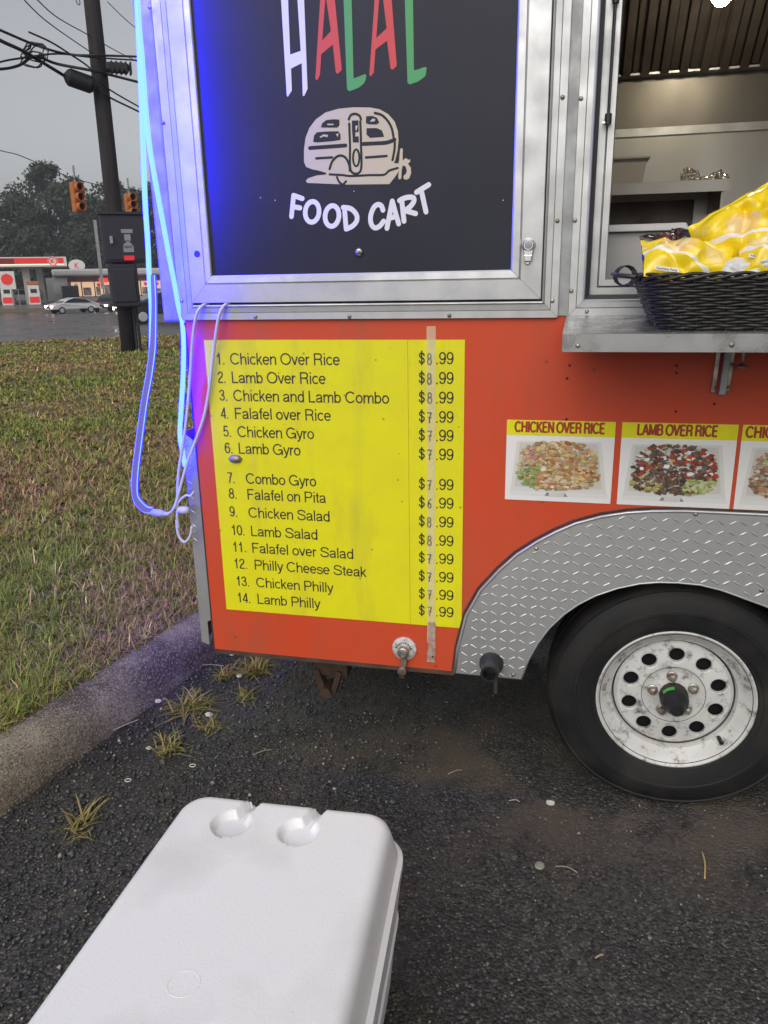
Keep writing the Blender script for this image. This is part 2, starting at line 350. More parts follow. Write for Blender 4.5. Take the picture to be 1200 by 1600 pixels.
def obj(name, mb, m, parent=None, smooth=False, local=False, bevel=0, fix=True, loc=None, colors=None):
    me = bpy.data.meshes.new(name)
    me.from_pydata(mb.v, [], mb.f)
    if fix: fixnormals(me)
    me.materials.append(MT[m] if isinstance(m, str) else m)
    if colors is not None:                # one colour per face
        ca = me.color_attributes.new('tint', 'FLOAT_COLOR', 'CORNER')
        arr = np.ones((len(me.loops), 4), np.float32); tot = np.zeros(len(me.polygons), np.int32); me.polygons.foreach_get('loop_total', tot)
        arr[:, :3] = np.repeat(np.asarray(colors, np.float32), tot, axis=0); ca.data.foreach_set('color', arr.ravel())
    if smooth: me.polygons.foreach_set('use_smooth', [True]*len(me.polygons))
    o = bpy.data.objects.new(name, me); COL.objects.link(o)
    if smooth == 'auto':
        md = o.modifiers.new('edges', 'EDGE_SPLIT'); md.split_angle = rad(35)
    if bevel:
        md = o.modifiers.new('bevel', 'BEVEL'); md.width = bevel; md.segments = 2; md.limit_method = 'ANGLE'; md.angle_limit = rad(40)
    if parent:
        o.parent = parent
        if not local and parent.type == 'EMPTY': o.matrix_parent_inverse = Matrix.Translation(-parent.location)
    if loc is not None: o.location = loc
    return o
def tag(o, label=None, cat=None, group=None, kind=None):
    if label: o['label'] = label
    if cat: o['category'] = cat
    if group: o['group'] = group
    if kind: o['kind'] = kind
    return o
def thing(name, label, cat, loc=(0, 0, 0), group=None):
    o = bpy.data.objects.new(name, None); COL.objects.link(o); o.location = loc; o.empty_display_size = .1
    return tag(o, label, cat, group)
def copy_tree(o, parent=None):
    c = o.copy(); COL.objects.link(c); c.parent = parent
    if parent is not None: c.matrix_parent_inverse = o.matrix_parent_inverse
    for ch in list(o.children): copy_tree(ch, c)
    return c
def smooth_path(pts, n=8):
    P = [Vector(p) for p in pts]; out = []
    for i in range(len(P)-1):
        p0, p1, p2, p3 = P[max(i-1, 0)], P[i], P[i+1], P[min(i+2, len(P)-1)]
        for k in range(n):
            t = k/n; out.append(.5*((2*p1)+(p2-p0)*t+(2*p0-5*p1+4*p2-p3)*t*t+(3*p1-p0-3*p2+p3)*t**3))
    out.append(P[-1]); return out
def text_mesh(s, x0, z0, x1, cap, y, offset=0.0, centered=False, shear=0):
    cu = bpy.data.curves.new('t', 'FONT'); cu.body = s; cu.size = 1; cu.offset = offset; cu.shear = shear; cu.resolution_u = 3
    o = bpy.data.objects.new('t', cu); me = bpy.data.meshes.new_from_object(o)
    n = len(me.vertices); a = np.zeros(n*3, np.float32); me.vertices.foreach_get('co', a); a = a.reshape(-1, 3)
    fs = [tuple(p.vertices) for p in me.polygons]
    mn, mx = a[:, 0].min(), a[:, 0].max()
    sx = (x1-x0)/(mx-mn); szz = cap/CAPH
    mb = MB(); mb.add([(x0+(p[0]-mn)*sx, y, z0+p[1]*szz) for p in a], fs)
    bpy.data.meshes.remove(me); bpy.data.objects.remove(o); bpy.data.curves.remove(cu)
    return mb
CAPH = 1.0
_t = text_mesh('H', 0, 0, 1, 1.0, 0); CAPH = max(v[2] for v in _t.v)

# ================================================================== GROUND
KX, KS = -1.438, .1935                       # foot of the kerb: x = KX + KS*y
KN = Vector((-1, KS, 0)).normalized()         # towards the lawn
KT = Vector((KS, 1, 0)).normalized()          # along the kerb
def kpt(b, a, z=0): 
    p = Vector((KX, 0, 0)) + KT*b + KN*a; return Vector((p.x, p.y, z))
def grid(mb, us, vs, fn, keep=None):
    pts = [fn(u, v) for v in vs for u in us]; n = len(us); fs = []
    for j in range(len(vs)-1):
        for i in range(n-1):
            q = (j*n+i, j*n+i+1, (j+1)*n+i+1, (j+1)*n+i)
            if keep is None or all(keep(pts[k]) for k in q): fs.append(q)
    used = sorted({i for f in fs for i in f}); mp = {k: i for i, k in enumerate(used)}
    return mb.add([pts[k] for k in used], [tuple(mp[i] for i in f) for f in fs])
def axis(lo, hi, near, far, c=0):
    out = [c]; x = c; s = near
    while x < hi: x += s; s = min(s*1.25, far); out.append(min(x, hi))
    x = c; s = near
    while x > lo: x -= s; s = min(s*1.25, far); out.insert(0, max(x, lo))
    return out
def ground_z(s, d):
    p = bgw(s, d); lot = p.x - (KX+KS*p.y)
    z = prof(d)-.06
    if lot > -.6 and d < 60: z = min(z, -.30)
    return Vector((p.x, p.y, z))
tag(obj('ground', grid(MB(), axis(-900, 900, .8, 120), axis(-300, 1500, .8, 120), ground_z), 'soil'), 'rough ground beyond the lawn running back to the trees', 'ground', kind='structure')
mb = MB()
grid(mb, axis(KX-3, 16, .5, 2, -.5), axis(-9, 18, .5, 2, 0), lambda x, y: Vector((max(x, KX+KS*y-.04), y, .004*noise.noise(Vector((x*1.1, y*1.1, 0))))))
tag(obj('parking_lot', mb, 'asphalt', smooth=True), 'dark wet asphalt of the parking lot under the food trailer', 'parking lot', kind='structure')
def lawn_z(a, b):
    p = kpt(b, a); s, d = sd_(p)
    return Vector((p.x, p.y, prof(d)+min(1, a*4)*(.02*noise.noise(p*.8)+.01*noise.noise(p*3))-(.012 if a < .02 else 0)))
mb = MB(); grid(mb, [.175]+axis(.2, 60, .12, 3, .2), axis(-9, 45, .25, 1.5, 0), lawn_z, keep=lambda p: sd_(p)[1] < 24.4)
tag(obj('lawn', mb, 'soil', smooth=True), 'patchy grass verge sloping down to the road', 'lawn', kind='structure')
# kerb, in cast lengths
kprof = [(-.005, -.05), (.0, .0), (.012, .03), (.024, .065), (.042, .098), (.072, .121), (.11, .131), (.15, .133), (.188, .124), (.195, .04)]
kerb = tag(bpy.data.objects.new('kerb', None), 'old rounded concrete kerb between lawn and asphalt', 'kerb', kind='structure'); COL.objects.link(kerb)
for b0 in (-8, -5, -2, 1, 4, 7, 10, 13):
    bs = np.linspace(b0+.004, b0+2.996, 61); vs = []; fs = []; n = len(kprof)
    for b in bs:
        for a, z in kprof:
            q = kpt(b, a, z); w = .006*noise.noise(q*5)+.003*noise.noise(q*17)-.010*max(0, noise.noise(q*9+Vector((3, 1, 0)))-.35); vs.append(q+KN*w+Vector((0, 0, w if z > .02 else 0)))
    for j in range(len(bs)-1):
        for i in range(n-1): fs.append((j*n+i, j*n+i+1, (j+1)*n+i+1, (j+1)*n+i))
    fs += [tuple(range(n)), tuple((len(bs)-1)*n+i for i in range(n-1, -1, -1))]
    obj('kerb_length', MB().add(vs, fs), 'kerb', kerb, smooth='auto')
mb = MB(); grid(mb, axis(-160, 160, 4, 10), [24, 27, 30, 35, 40, 55, 70, 86, 92, 97.5], lambda s, d: bgw(s, d, prof(d)+.02*noise.noise(Vector((s*.2, d*.2, 3)))-.02))
tag(obj('road', mb, 'road', smooth=True), 'wet grey road shining in front of the filling station', 'road', kind='structure')
mb = MB(); grid(mb, axis(-160, 160, 6, 12), [97, 102, 108, 120, 140], lambda s, d: bgw(s, d, prof(d)-.01))
tag(obj('forecourt', mb, 'forecourt'), 'pale wet forecourt of the filling station', 'forecourt', kind='structure')
a0 = sd_(bgp(-40, 480, 93))[0]; a1 = sd_(bgp(62, 480, 93))[0]
mb = MB(); grid(mb, list(np.linspace(a0-60, a1, 20)), [90, 92, 94, 96.5], lambda s, d: bgw(s, d, prof(d)+(.12 if 90.5 < d < 96 and s < a1-.5 else .0)))
tag(obj('roadside_verge', mb, 'soil', smooth=True), 'low strip of grass between the road and the petrol pumps', 'verge', kind='structure')

# grass blades
def blades(N, rmin, rmax, az0, az1, seed):
    g = np.random.default_rng(seed)
    r = np.exp(g.uniform(math.log(rmin), math.log(rmax), N)); az = g.uniform(az0, az1, N)
    x = CAM.x+r*np.sin(az); y = CAM.y+r*np.cos(az)
    a = ((x-KX)*KN.x+y*KN.y)
    d = (x-CAM.x)*UB.x+(y-CAM.y)*UB.y
    ok = (a > .175) & (d < 24.3) & (y < 26)
    return x[ok], y[ok], a[ok], d[ok], r[ok], g
x, y, a, d, r, g = blades(62000, 1.5, 31, rad(-62), rad(4), 3)
K = 9
NT = len(x); tl = g.uniform(.6, 1.35, NT); tu = g.random(NT); th0 = g.uniform(0, 2*PI, NT)
patch = np.array([noise.noise(Vector((px*.75, py*.75, 1.3)))+.55*noise.noise(Vector((px*2.3, py*2.3, 7))) for px, py in zip(x, y)])
rep_ = lambda q: np.repeat(q, K)
N = NT*K; rr_ = rep_(r)
oa = g.uniform(0, 2*PI, N); od = np.abs(g.normal(0, .016, N))*np.maximum(1, rr_/6)
x = rep_(x)+np.cos(oa)*od; y = rep_(y)+np.sin(oa)*od; a = (x-KX)*KN.x+y*KN.y; d = rep_(d); r = rr_; patch = rep_(patch)
keep_ = a > .165; x, y, a, d, r, patch, oa = (q[keep_] for q in (x, y, a, d, r, patch, oa)); tl, tu, th0 = (rep_(q)[keep_] for q in (tl, tu, th0)); N = len(x)
zb = np.array([prof(t) for t in d])
hdir = np.where(g.random(N) < .6, oa+g.normal(0, .5, N), th0+g.normal(0, .7, N)); lean = np.clip(g.normal(1.22, .36, N), .2, 1.75)
ln = g.uniform(.026, .080, N)*tl*(1+.3*np.clip(patch, -1, 1))
ln *= np.where((g.random(N) < .05), 1.6, 1)
wd = g.uniform(.0013, .0027, N)*np.maximum(1, r/3.0)
green = np.array([.125, .165, .038]); olive = np.array([.19, .175, .06]); straw = np.array([.40, .31, .18]); brown = np.array([.22, .14, .10]); lime = np.array([.21, .26, .06])
u = .55*tu+.45*g.random(N)
# turf wears to dead straw in patches; the strip along the kerb is lusher
bias = 1.1*patch + .30*np.exp(-((a-.45)/.6)**2) - .50*np.exp(-((d-6.0)/1.6)**2) + .15*np.exp(-((d-10.)/2.)**2)
col = np.where((u < .42+.46*bias)[:, None], green, np.where((u < .60+.34*bias)[:, None], olive, np.where((u < .84)[:, None], brown, straw)))
col = np.where((g.random(N) < .05)[:, None], lime, col)*g.uniform(1.0, 2.0, N)[:, None]*np.array([1.08, 1.0, .82])
hx, hy = np.cos(hdir), np.sin(hdir); sx, sy = -hy, hx
B = np.stack([x, y, zb], 1)
def off(t, up): return np.stack([hx*t, hy*t, up], 1)
m1 = B+off(ln*.5*np.sin(lean*.6), ln*.5*np.cos(lean*.6)); tp = m1+off(ln*.55*np.sin(lean*1.25), ln*.55*np.cos(lean*1.25))
sd3 = np.stack([sx, sy, np.zeros(N)], 1)*wd[:, None]
V = np.stack([B-sd3, B+sd3, m1+sd3*.8, m1-sd3*.8, tp], 1).reshape(-1, 3)
def fast_mesh(name, V, quads_tris, colors, m):
    me = bpy.data.meshes.new(name); nl = sum(q.size for q in quads_tris); npoly = sum(len(q) for q in quads_tris)
    me.vertices.add(len(V)); me.vertices.foreach_set('co', V.astype(np.float32).ravel())
    me.loops.add(nl); me.polygons.add(npoly)
    me.loops.foreach_set('vertex_index', np.concatenate([q.ravel() for q in quads_tris]).astype(np.int32))
    tot = np.concatenate([np.full(len(q), q.shape[1]) for q in quads_tris]); st = np.concatenate([[0], np.cumsum(tot)[:-1]])
    me.polygons.foreach_set('loop_start', st.astype(np.int32))
    me.update(calc_edges=True)
    ca = me.color_attributes.new('tint', 'FLOAT_COLOR', 'CORNER'); arr = np.ones((nl, 4), np.float32); arr[:, :3] = np.repeat(colors, tot, axis=0); ca.data.foreach_set('color', arr.ravel())
    me.materials.append(MT[m]); me.validate(); o = bpy.data.objects.new(name, me); COL.objects.link(o); return o
i5 = np.arange(N)[:, None]*5
tag(fast_mesh('grass', V, [i5+np.array([0, 1, 2, 3]), i5+np.array([3, 2, 4])], np.concatenate([col, col]), 'grass'), 'patchy green and straw coloured grass on the verge', 'grass', kind='stuff')

# loose grit on the asphalt
N = 26000; g = np.random.default_rng(11)
b = g.uniform(-1.8, 2.6, N); a = -np.abs(g.gamma(1.1, .55, N)); 
P0 = np.array([KX, 0, 0])+np.outer(b, KT)+np.outer(a, KN)
P1 = np.stack([g.uniform(-1.3, 1.6, 7000), g.uniform(-1.6, .35, 7000), np.zeros(7000)], 1)
ok = (P0[:, 0] < 1.4); P0 = np.concatenate([P0[ok], P1]); N = len(P0); fleck = np.arange(N) >= N-7000
R = np.clip(g.lognormal(-5.8, .5, N), .001, .0095)*np.where(P0[:, 0] > -.35, .75, 1.1)*np.where(fleck, .8, 1)
oct_ = np.array([[1, 0, 0], [0, 1, 0], [-1, 0, 0], [0, -1, 0], [0, 0, .75], [0, 0, -.5]])
V = (oct_[None]*g.uniform(.6, 1.35, (N, 6, 1)))*R[:, None, None]
th = g.uniform(0, 2*PI, N); c_, s_ = np.cos(th), np.sin(th)
V = np.stack([V[:, :, 0]*c_[:, None]-V[:, :, 1]*s_[:, None], V[:, :, 0]*s_[:, None]+V[:, :, 1]*c_[:, None], V[:, :, 2]], 2)+P0[:, None]+np.stack([np.zeros(N), np.zeros(N), R*.25+.001], 1)[:, None]
tri = np.array([[0, 1, 4], [1, 2, 4], [2, 3, 4], [3, 0, 4], [1, 0, 5], [2, 1, 5], [3, 2, 5], [0, 3, 5]])
F = (np.arange(N)[:, None, None]*6+tri[None]).reshape(-1, 3)
base = np.array([.055, .056, .058])*g.uniform(.5, 1.9, N)[:, None]
base = np.where(((g.random(N) < .035) | (fleck & (g.random(N) < .45)))[:, None], np.array([.26, .22, .17])*g.uniform(.6, 1.5, N)[:, None], base)
tag(fast_mesh('grit', V.reshape(-1, 3), [F], np.repeat(base, 8, axis=0), 'stone'), 'loose dark grit scattered over the asphalt', 'gravel', kind='stuff')

# ================================================================== FOOD TRAILER
XL, ZB, ZT, XR, YB = -.995, .387, 2.72, 3.4, 2.1
trailer = thing('food_trailer', 'orange food trailer with black hatch, yellow menu board and serving window', 'food trailer', (1.0, 0, .0))
def part(name, mb, m, parent=None, **k): return obj(name, mb, m, parent or trailer, **k)
fo = [(-.263, .384), (-.255, .46), (-.232, .564), (-.195, .64), (-.146, .702), (-.100, .750), (-.049, .789), (.0, .820), (.046, .844), (.11, .866), (.17, .879), (.23, .886), (.31, .890), (.8, .890), (1.24, .890)]
AX = .79                                        # midpoint between the two axles
fo += [(2*AX-x, z) for x, z in reversed(fo[:-1]) if 2*AX-x > 1.25]
wcx, wcz, wcy = .336, .333, .045
arc = [(-.077, .384), (-.060, .445), (-.037, .497), (-.008, .545), (.028, .588), (.064, .620), (.106, .648), (.16, .673), (.215, .690), (.26, .697), (.308, .699), (.36, .697), (.41, .687), (.45, .674), (.525, .649), (.585, .61), (.64, .555), (.69, .50), (.74, .475)]
fi = arc+[(2*AX-x, z) for x, z in reversed(arc)]
# lower side, cut out around the wheels
lower = [(XL, ZB)]+[(x+.006, z-.004) for x, z in fo]+[(XR, ZB), (XR, 1.392), (XL, 1.392)]
part('side_panel', MB().prism(lower, 0, .03), 'orange')
up = MB(); up.box(XL, .037, .0, .03, 1.3925, ZT); up.box(.037, 1.75, .0, .03, 2.40, ZT); up.box(1.75, XR, 0, .03, 1.3925, ZT)
part('upper_wall', up, 'alu_d')
part('end_wall', MB().box(XL-.0, XL+.03, .0305, YB, ZB, ZT), 'orange')
part('end_wall', MB().box(XR-.03, XR, .0305, YB, ZB, ZT), 'orange')
part('rear_wall', MB().box(XL, XR, YB+.001, YB+.03, ZB, ZT), 'orange')
part('roof', MB().box(XL-.02, XR+.02, -.02, YB+.05, ZT+.001, ZT+.06), 'alu')
part('floor_frame', MB().box(XL+.031, XR-.031, .46, YB-.002, ZB+.004, ZB+.10).box(XL+.031, -.30, .031, .4595, ZB+.004, ZB+.10).box(1.95, XR-.031, .031, .4595, ZB+.004, ZB+.10), 'under')
part('wheel_well', MB().box(-.297, 1.92, .44, .455, ZB, .95).box(-.297, 1.92, .031, .4395, .93, .95), 'under')
part('axle', MB().cyl((wcx, .05, wcz), (wcx, YB-.1, wcz), .038), 'under')
part('bottom_trim', MB().box(XL+.002, -.265, -.004, .031, ZB-.012, ZB-.001), 'rust')
# --- fender of tread plate
def inside(p, poly):
    c = False; n = len(poly)
    for i in range(n):
        (x1, y1), (x2, y2) = poly[i], poly[(i+1) % n]
        if (y1 > p[1]) != (y2 > p[1]) and p[0] < (x2-x1)*(p[1]-y1)/(y2-y1)+x1: c = not c
    return c
fpoly = fo+list(reversed(fi))
fender = part('fender', MB().prism(fpoly, -.006, -.0005), 'alu')
def tread(mb, poly, y, step=.0262, ln=.0118, wd=.0025, hgt=.0019, clip=.008, to3=None):
    xs = [p[0] for p in poly]; zs = [p[1] for p in poly]; k = 0
    i0 = int(min(xs)/step)-1; i1 = int(max(xs)/step)+2; j0 = int(min(zs)/step)-1; j1 = int(max(zs)/step)+2
    for i in range(i0, i1):
        for j in range(j0, j1):
            cx, cz = i*step, j*step
            s = 1 if (i+j) % 2 else -1
            ang = rad(32)*s
            dx, dz = math.cos(ang), math.sin(ang)
            if not all(inside((cx+dx*e, cz+dz*e), poly) for e in (-ln, ln)) or not inside((cx, cz+clip), poly) or not inside((cx, cz-clip), poly): continue
            nx, nz = -dz, dx; vs = []
            for e, w, h in ((-ln, .0, 0), (-ln*.5, wd, 0), (ln*.5, wd, 0), (ln, 0, 0), (ln*.5, -wd, 0), (-ln*.5, -wd, 0)):
                vs.append((cx+dx*e+nx*w, y, cz+dz*e+nz*w))
            vs.append((cx-dx*ln*.5, y-hgt, cz-dz*ln*.5)); vs.append((cx+dx*ln*.5, y-hgt, cz+dz*ln*.5))
            if to3: vs = [to3(v) for v in vs]
            mb.add(vs, [(0, 6, 1), (1, 6, 7, 2), (2, 7, 3), (3, 7, 4), (4, 7, 6, 5), (5, 6, 0)])
    return mb
tag(obj('tread_pattern', tread(MB(), fpoly, -.0061), 'alu', fender, smooth=False), kind='stuff')
part('fender_lip', MB().tube([(x, -.006, z) for x, z in fo], .0045, 6), 'alu', smooth=True)
tag(part('sealant_line', MB().tube([(x-.006*(1 if x < .3 else 0), -.001, z+.006) for x, z in fo[:14]], .0035, 5), 'rust'), 'browned sealant bead round the fender edge')
part('fender_lip', MB().tube([(x, -.004, z) for x, z in fi], .003, 6), 'alu', smooth=True)
screw0 = None
def rivet(x, z, y, r=.0055, m='zinc', parent=None, name='rivet'):
    mb = MB(); mb.lathe((x, y, z), [(r, 0), (r*.95, -r*.35), (r*.6, -r*.65), (r*.01, -r*.78)], 'Y', 12); return obj(name, mb, m, parent or trailer, smooth=True)
for p in ((1087, 803), (838, 857), (802, 1054), (1190, 922)): q = onY(*p, -.006); rivet(q.x, q.z, -.006, .006)
# --- tread plate guard on the front corner
cg = [(-1.040, .40), (-1.018, .392), (-1.018, .47), (-1.006, .475), (-1.003, .55), (-1.003, 1.02), (-1.041, 1.05)]
guard = part('corner_guard', MB().prism(cg, .012, .016), 'alu')
tag(obj('tread_pattern', tread(MB(), cg, .0118, step=.0215, ln=.010, wd=.002, clip=.003), 'alu', guard), kind='stuff')
part('corner_guard', MB().box(-1.043, -1.0405, .012, .5, .40, 1.05), 'alu')
part('corner_post', MB().box(-1.0, XL-.0005, .0, .012, ZB+.02, 1.35), 'under')
part('corner_post', MB().box(-1.062, -1.012, .004, .05, 1.352, ZT), 'alu_d', bevel=.006)
part('end_wall_trim', MB().box(-1.011, XL-.001, .003, .06, 1.352, ZT), 'alu')

# --- mitred frames
def mitred(parent, name, x0, x1, z0, z1, pr, sc=(1, 1, 1, 1), m='alu', gap=.0005):
    l, r, b, t = sc
    for side in range(4):
        vs = []; fs = []
        for ins, y in pr:
            X0, X1, Z0, Z1 = x0+ins*l, x1-ins*r, z0+ins*b, z1-ins*t
            A, Bq = [((X0+gap, Z0), (X1-gap, Z0)), ((X1, Z0+gap), (X1, Z1-gap)), ((X1-gap, Z1), (X0+gap, Z1)), ((X0, Z1-gap), (X0, Z0+gap))][side]
            vs += [(A[0], y, A[1]), (Bq[0], y, Bq[1])]
        for i in range(len(pr)-1): fs.append((2*i, 2*i+1, 2*i+3, 2*i+2))
        obj(name, MB().add(vs, fs), m, parent)
HT = 2.60
q0 = onY(285, 500.5, -.010); q1 = onY(871, 495.5, -.010)
TX0, TX1, TZ0 = q0.x, q1.x, (q0.z+q1.z)/2
mitred(trailer, 'hatch_trim', TX0, TX1, TZ0, HT, [(0, -.0005), (0, -.010), (.0165, -.010), (.0175, -.0085), (.0185, -.0105), (.0315, -.0115), (.0325, -.0145), (.0345, -.0165), (.0375, -.0145), (.0385, -.010), (.0385, -.0006)])
part('hatch_gasket', MB().box(TX0+.034, TX1-.034, -.0035, -.0007, TZ0+.034, HT-.034), 'gasket_shade')
hatch = part('hatch_door', MB().box(TX0+.046, TX1-.046, -.012, -.004, TZ0+.046, HT-.046), 'panel')
tag(hatch, 'black hatch panel lettered in white, red and green')
q0 = onY(300, 473, -.018); q1 = onY(845, 468.5, -.018); DX0, DX1, DZ0 = q0.x, q1.x, (q0.z+q1.z)/2
mitred(hatch, 'frame_rail', DX0, DX1, DZ0, HT-.042, [(0, -.004), (0, -.0165), (.0012, -.018), (.044, -.018), (.0452, -.0165), (.0466, -.018), (.0485, -.0195), (.063, -.0185), (.066, -.016), (.0663, -.0121)], sc=(.93, 1.1, 1.03, 1))
YP = -.0122                                    # face of the black panel
def Wp(px, py, y): p = onY(px, py, y); return (p.x, p.z)
def poly(parent, name, pts, m, y, ox=0, oy=0, sc=1.0): return obj(name, MB().flat([Wp(ox+a/sc, oy+b_/sc, y) for a, b_ in pts], y), m, parent)
def ext(pts, k=95*3.75):      # letters go on above the photo's edge: stretch points on the top row upward
    return pts
HU = -330
poly(hatch, 'letter', [(130, HU), (147, 0), (180, 558), (186, 568), (210, 530), (205, 402), (268, 370), (274, 560), (282, 563), (302, 520), (282, 0), (268, HU), (228, HU), (243, 0), (262, 298), (200, 320), (188, 0), (172, HU)], 'white_v', YP-.0004, 400, 0, 3.75)
poly(hatch, 'letter', [(405, HU), (376, 0), (348, 460), (357, 472), (375, 440), (382, 318), (450, 262), (468, 425), (478, 433), (503, 410), (462, 0), (438, HU), ], 'red_v', YP-.0004, 400, 0, 3.75)
poly(hatch, 'letter_counter', [(405, 0), (388, 235), (438, 180), (412, 0), (409, -60)], 'panel', YP-.0008, 400, 0, 3.75)
poly(hatch, 'letter', [(500, HU), (513, 0), (533, 520), (545, 535), (600, 515), (630, 492), (642, 470), (647, 440), (635, 435), (600, 450), (572, 460), (560, 0), (545, HU)], 'green_v', YP-.0004, 400, 0, 3.75)
poly(hatch, 'letter', [(722, HU), (695, 0), (664, 440), (672, 448), (690, 425), (700, 290), (768, 238), (788, 400), (800, 410), (825, 385), (795, 0), (760, HU)], 'red_v', YP-.0004, 400, 0, 3.75)
poly(hatch, 'letter_counter', [(721, 0), (705, 220), (765, 165), (745, 0), (733, -60)], 'panel', YP-.0008, 400, 0, 3.75)
poly(hatch, 'letter', [(858, HU), (872, 0), (888, 485), (900, 495), (950, 478), (985, 452), (995, 440), (1000, 395), (985, 393), (955, 405), (925, 412), (920, 0), (905, HU)], 'green_v', YP-.0004, 400, 0, 3.75)
def stroke(mb, pts, w, y, n=6):
    P = [Vector((p[0], p[1])) for p in pts]; L_ = []; R_ = []
    for i, p in enumerate(P):
        t = ((P[1]-P[-2]) if ((P[0]-P[-1]).length < 1e-5 and i in (0, len(P)-1)) else (P[min(i+1, len(P)-1)]-P[max(i-1, 0)])).normalized(); nrm = Vector((-t.y, t.x))*w/2; L_.append(p+nrm); R_.append(p-nrm)
    def capp(c, a, sgn):
        out = []; v = a-c
        for k in range(1, n):
            th = PI*k/n*sgn; out.append(c+Vector((v.x*math.cos(th)-v.y*math.sin(th), v.x*math.sin(th)+v.y*math.cos(th))))
        return out
    pl = L_+capp(P[-1], L_[-1], -1)+list(reversed(R_))+capp(P[0], R_[0], -1)
    k = len(L_); cap1 = capp(P[-1], L_[-1], -1); cap0 = capp(P[0], R_[0], -1)
    o = len(mb.v); mb.v += [(v.x, y, v.y) for v in L_+R_]; mb.f += [(o+i, o+i+1, o+k+i+1, o+k+i) for i in range(k-1)]
    if (P[0]-P[-1]).length < 1e-5: return mb
    for c, e in ((cap1, (k-1, 2*k-1)), (cap0, (k, 0))):
        o2 = len(mb.v); mb.v += [(v.x, y, v.y) for v in c]; mb.f.append((o+e[0],)+tuple(range(o2, o2+len(c)))+(o+e[1],))
    return mb
def sm2(pts, n=6):
    if len(pts) > 12: return pts
    return [(p.x, p.y) for p in smooth_path([(a, b_, 0) for a, b_ in pts], n)]
def letter(strokes, ox, oy, sc, w, m='white_v', y=YP-.0004, parent=None):
    mb = MB()
    for i, st in enumerate(strokes):
        ww = w
        if isinstance(st, tuple): st, ww = st
        pts = sm2(st) if len(st) > 2 else st
        stroke(mb, [Wp(ox+a/sc, oy+b_/sc, y) for a, b_ in pts], ww, y-.00012*i)
    return obj('letter', mb, m, parent or hatch)
def ell(cx, cy, rx, ry, rot=0, n=20): return [(cx+rx*math.cos(t)*math.cos(rot)-ry*math.sin(t)*math.sin(rot), cy+rx*math.cos(t)*math.sin(rot)+ry*math.sin(t)*math.cos(rot)) for t in np.linspace(0, 2*PI, n+1)]
FO = (440, 280, 4.8)
for st in ([[(90, 122), (74, 280)], [(90, 122), (155, 145)], [(88, 207), (138, 215)]],
           [ell(229, 245, 52, 78, .1)], [ell(378, 276, 52, 78, .1)],
           [[(472, 225), (484, 372)], [(462, 212), (520, 222), (562, 268), (562, 315), (530, 352), (484, 374)]],
           [[(760, 232), (748, 200), (720, 190), (690, 215), (668, 275), (672, 335), (700, 365), (735, 352), (765, 315)]],
           [[(790, 368), (830, 165)], [(830, 165), (878, 335)], [(812, 292), (862, 278)]],
           [[(900, 150), (918, 315)], [(885, 160), (935, 138), (985, 138), (992, 165), (965, 205), (925, 235)], [(935, 238), (1005, 258)]],
           [[(1048, 88), (1083, 245)], [(1012, 98), (1060, 68), (1103, 42)]]):
    letter(st, *FO, .0118)
# camper drawing
CO = (455, 160, 6.0)
body = [(120, 560), (120, 440), (135, 330), (170, 240), (230, 160), (320, 95), (440, 60), (580, 46), (740, 48), (830, 65), (910, 110), (970, 180), (1000, 270), (1006, 360), (995, 460), (972, 555), (1012, 550), (1018, 470), (1022, 435), (1038, 428), (1048, 445), (1044, 470), (1045, 545), (1075, 520), (1098, 540), (1112, 530), (1116, 555), (1095, 575), (1120, 610), (1125, 660), (1108, 710), (1080, 725), (1055, 718), (1052, 690), (1075, 670), (1085, 640), (1072, 600), (1045, 590), (1035, 640), (1032, 715), (1010, 722), (1003, 700), (1010, 640), (980, 690), (920, 766), (520, 770), (420, 766), (150, 755), (136, 735), (160, 710), (240, 685), (310, 678), (318, 660), (220, 635), (140, 605)]
cam_art = poly(hatch, 'camper_drawing', body, 'cream_v', YP-.0004, *CO)
def ink(strokes, w):
    for i, st in enumerate(strokes):
        mb = MB(); stroke(mb, [Wp(CO[0]+a/CO[2], CO[1]+b_/CO[2], YP) for a, b_ in (sm2(st) if len(st) > 2 else st)], w, YP-.0008-.00005*i)
        obj('drawing_line', mb, 'panel', hatch)
ink([[(175, 428), (510, 404)], [(672, 390), (800, 384), (900, 376), (970, 350)]], .0085)
ink([[(235, 525), (385, 516)], [(700, 517), (895, 503)], [(360, 625), (385, 555), (430, 508), (475, 500), (515, 525), (545, 590), (550, 640)]], .0055)
ink([[(545, 200), (552, 400), (560, 640), (652, 640), (655, 400), (648, 180)], [(540, 160), (560, 120), (600, 108), (640, 125), (655, 160)], [(785, 100), (850, 120), (910, 180), (945, 250), (960, 330)], [(972, 375), (968, 450), (950, 540)]], .0055)
ink([[(360, 675), (480, 682), (560, 690), (740, 682), (870, 678), (920, 640), (1000, 615)], [(430, 700), (450, 745), (485, 768), (515, 740)], [(320, 668), (220, 642), (150, 640)], [(1000, 560), (975, 560)]], .005)
ink([ell(610, 520, 30, 80, 0, 12)], .005)
for pl in ([(278, 235), (290, 195), (330, 165), (400, 158), (450, 160), (452, 215), (430, 236)], [(205, 370), (215, 310), (240, 280), (330, 272), (440, 270), (462, 300), (462, 350), (400, 362), (245, 375)],
           [(568, 170), (630, 168), (632, 275), (600, 282), (600, 320), (632, 318), (634, 375), (578, 375), (570, 260)], [(700, 195), (702, 130), (760, 126), (805, 145), (826, 190), (800, 206), (735, 206)], [(705, 300), (706, 242), (800, 240), (850, 262), (872, 322), (740, 332)]):
    poly(hatch, 'drawing_window', pl, 'panel', YP-.0009, *CO)
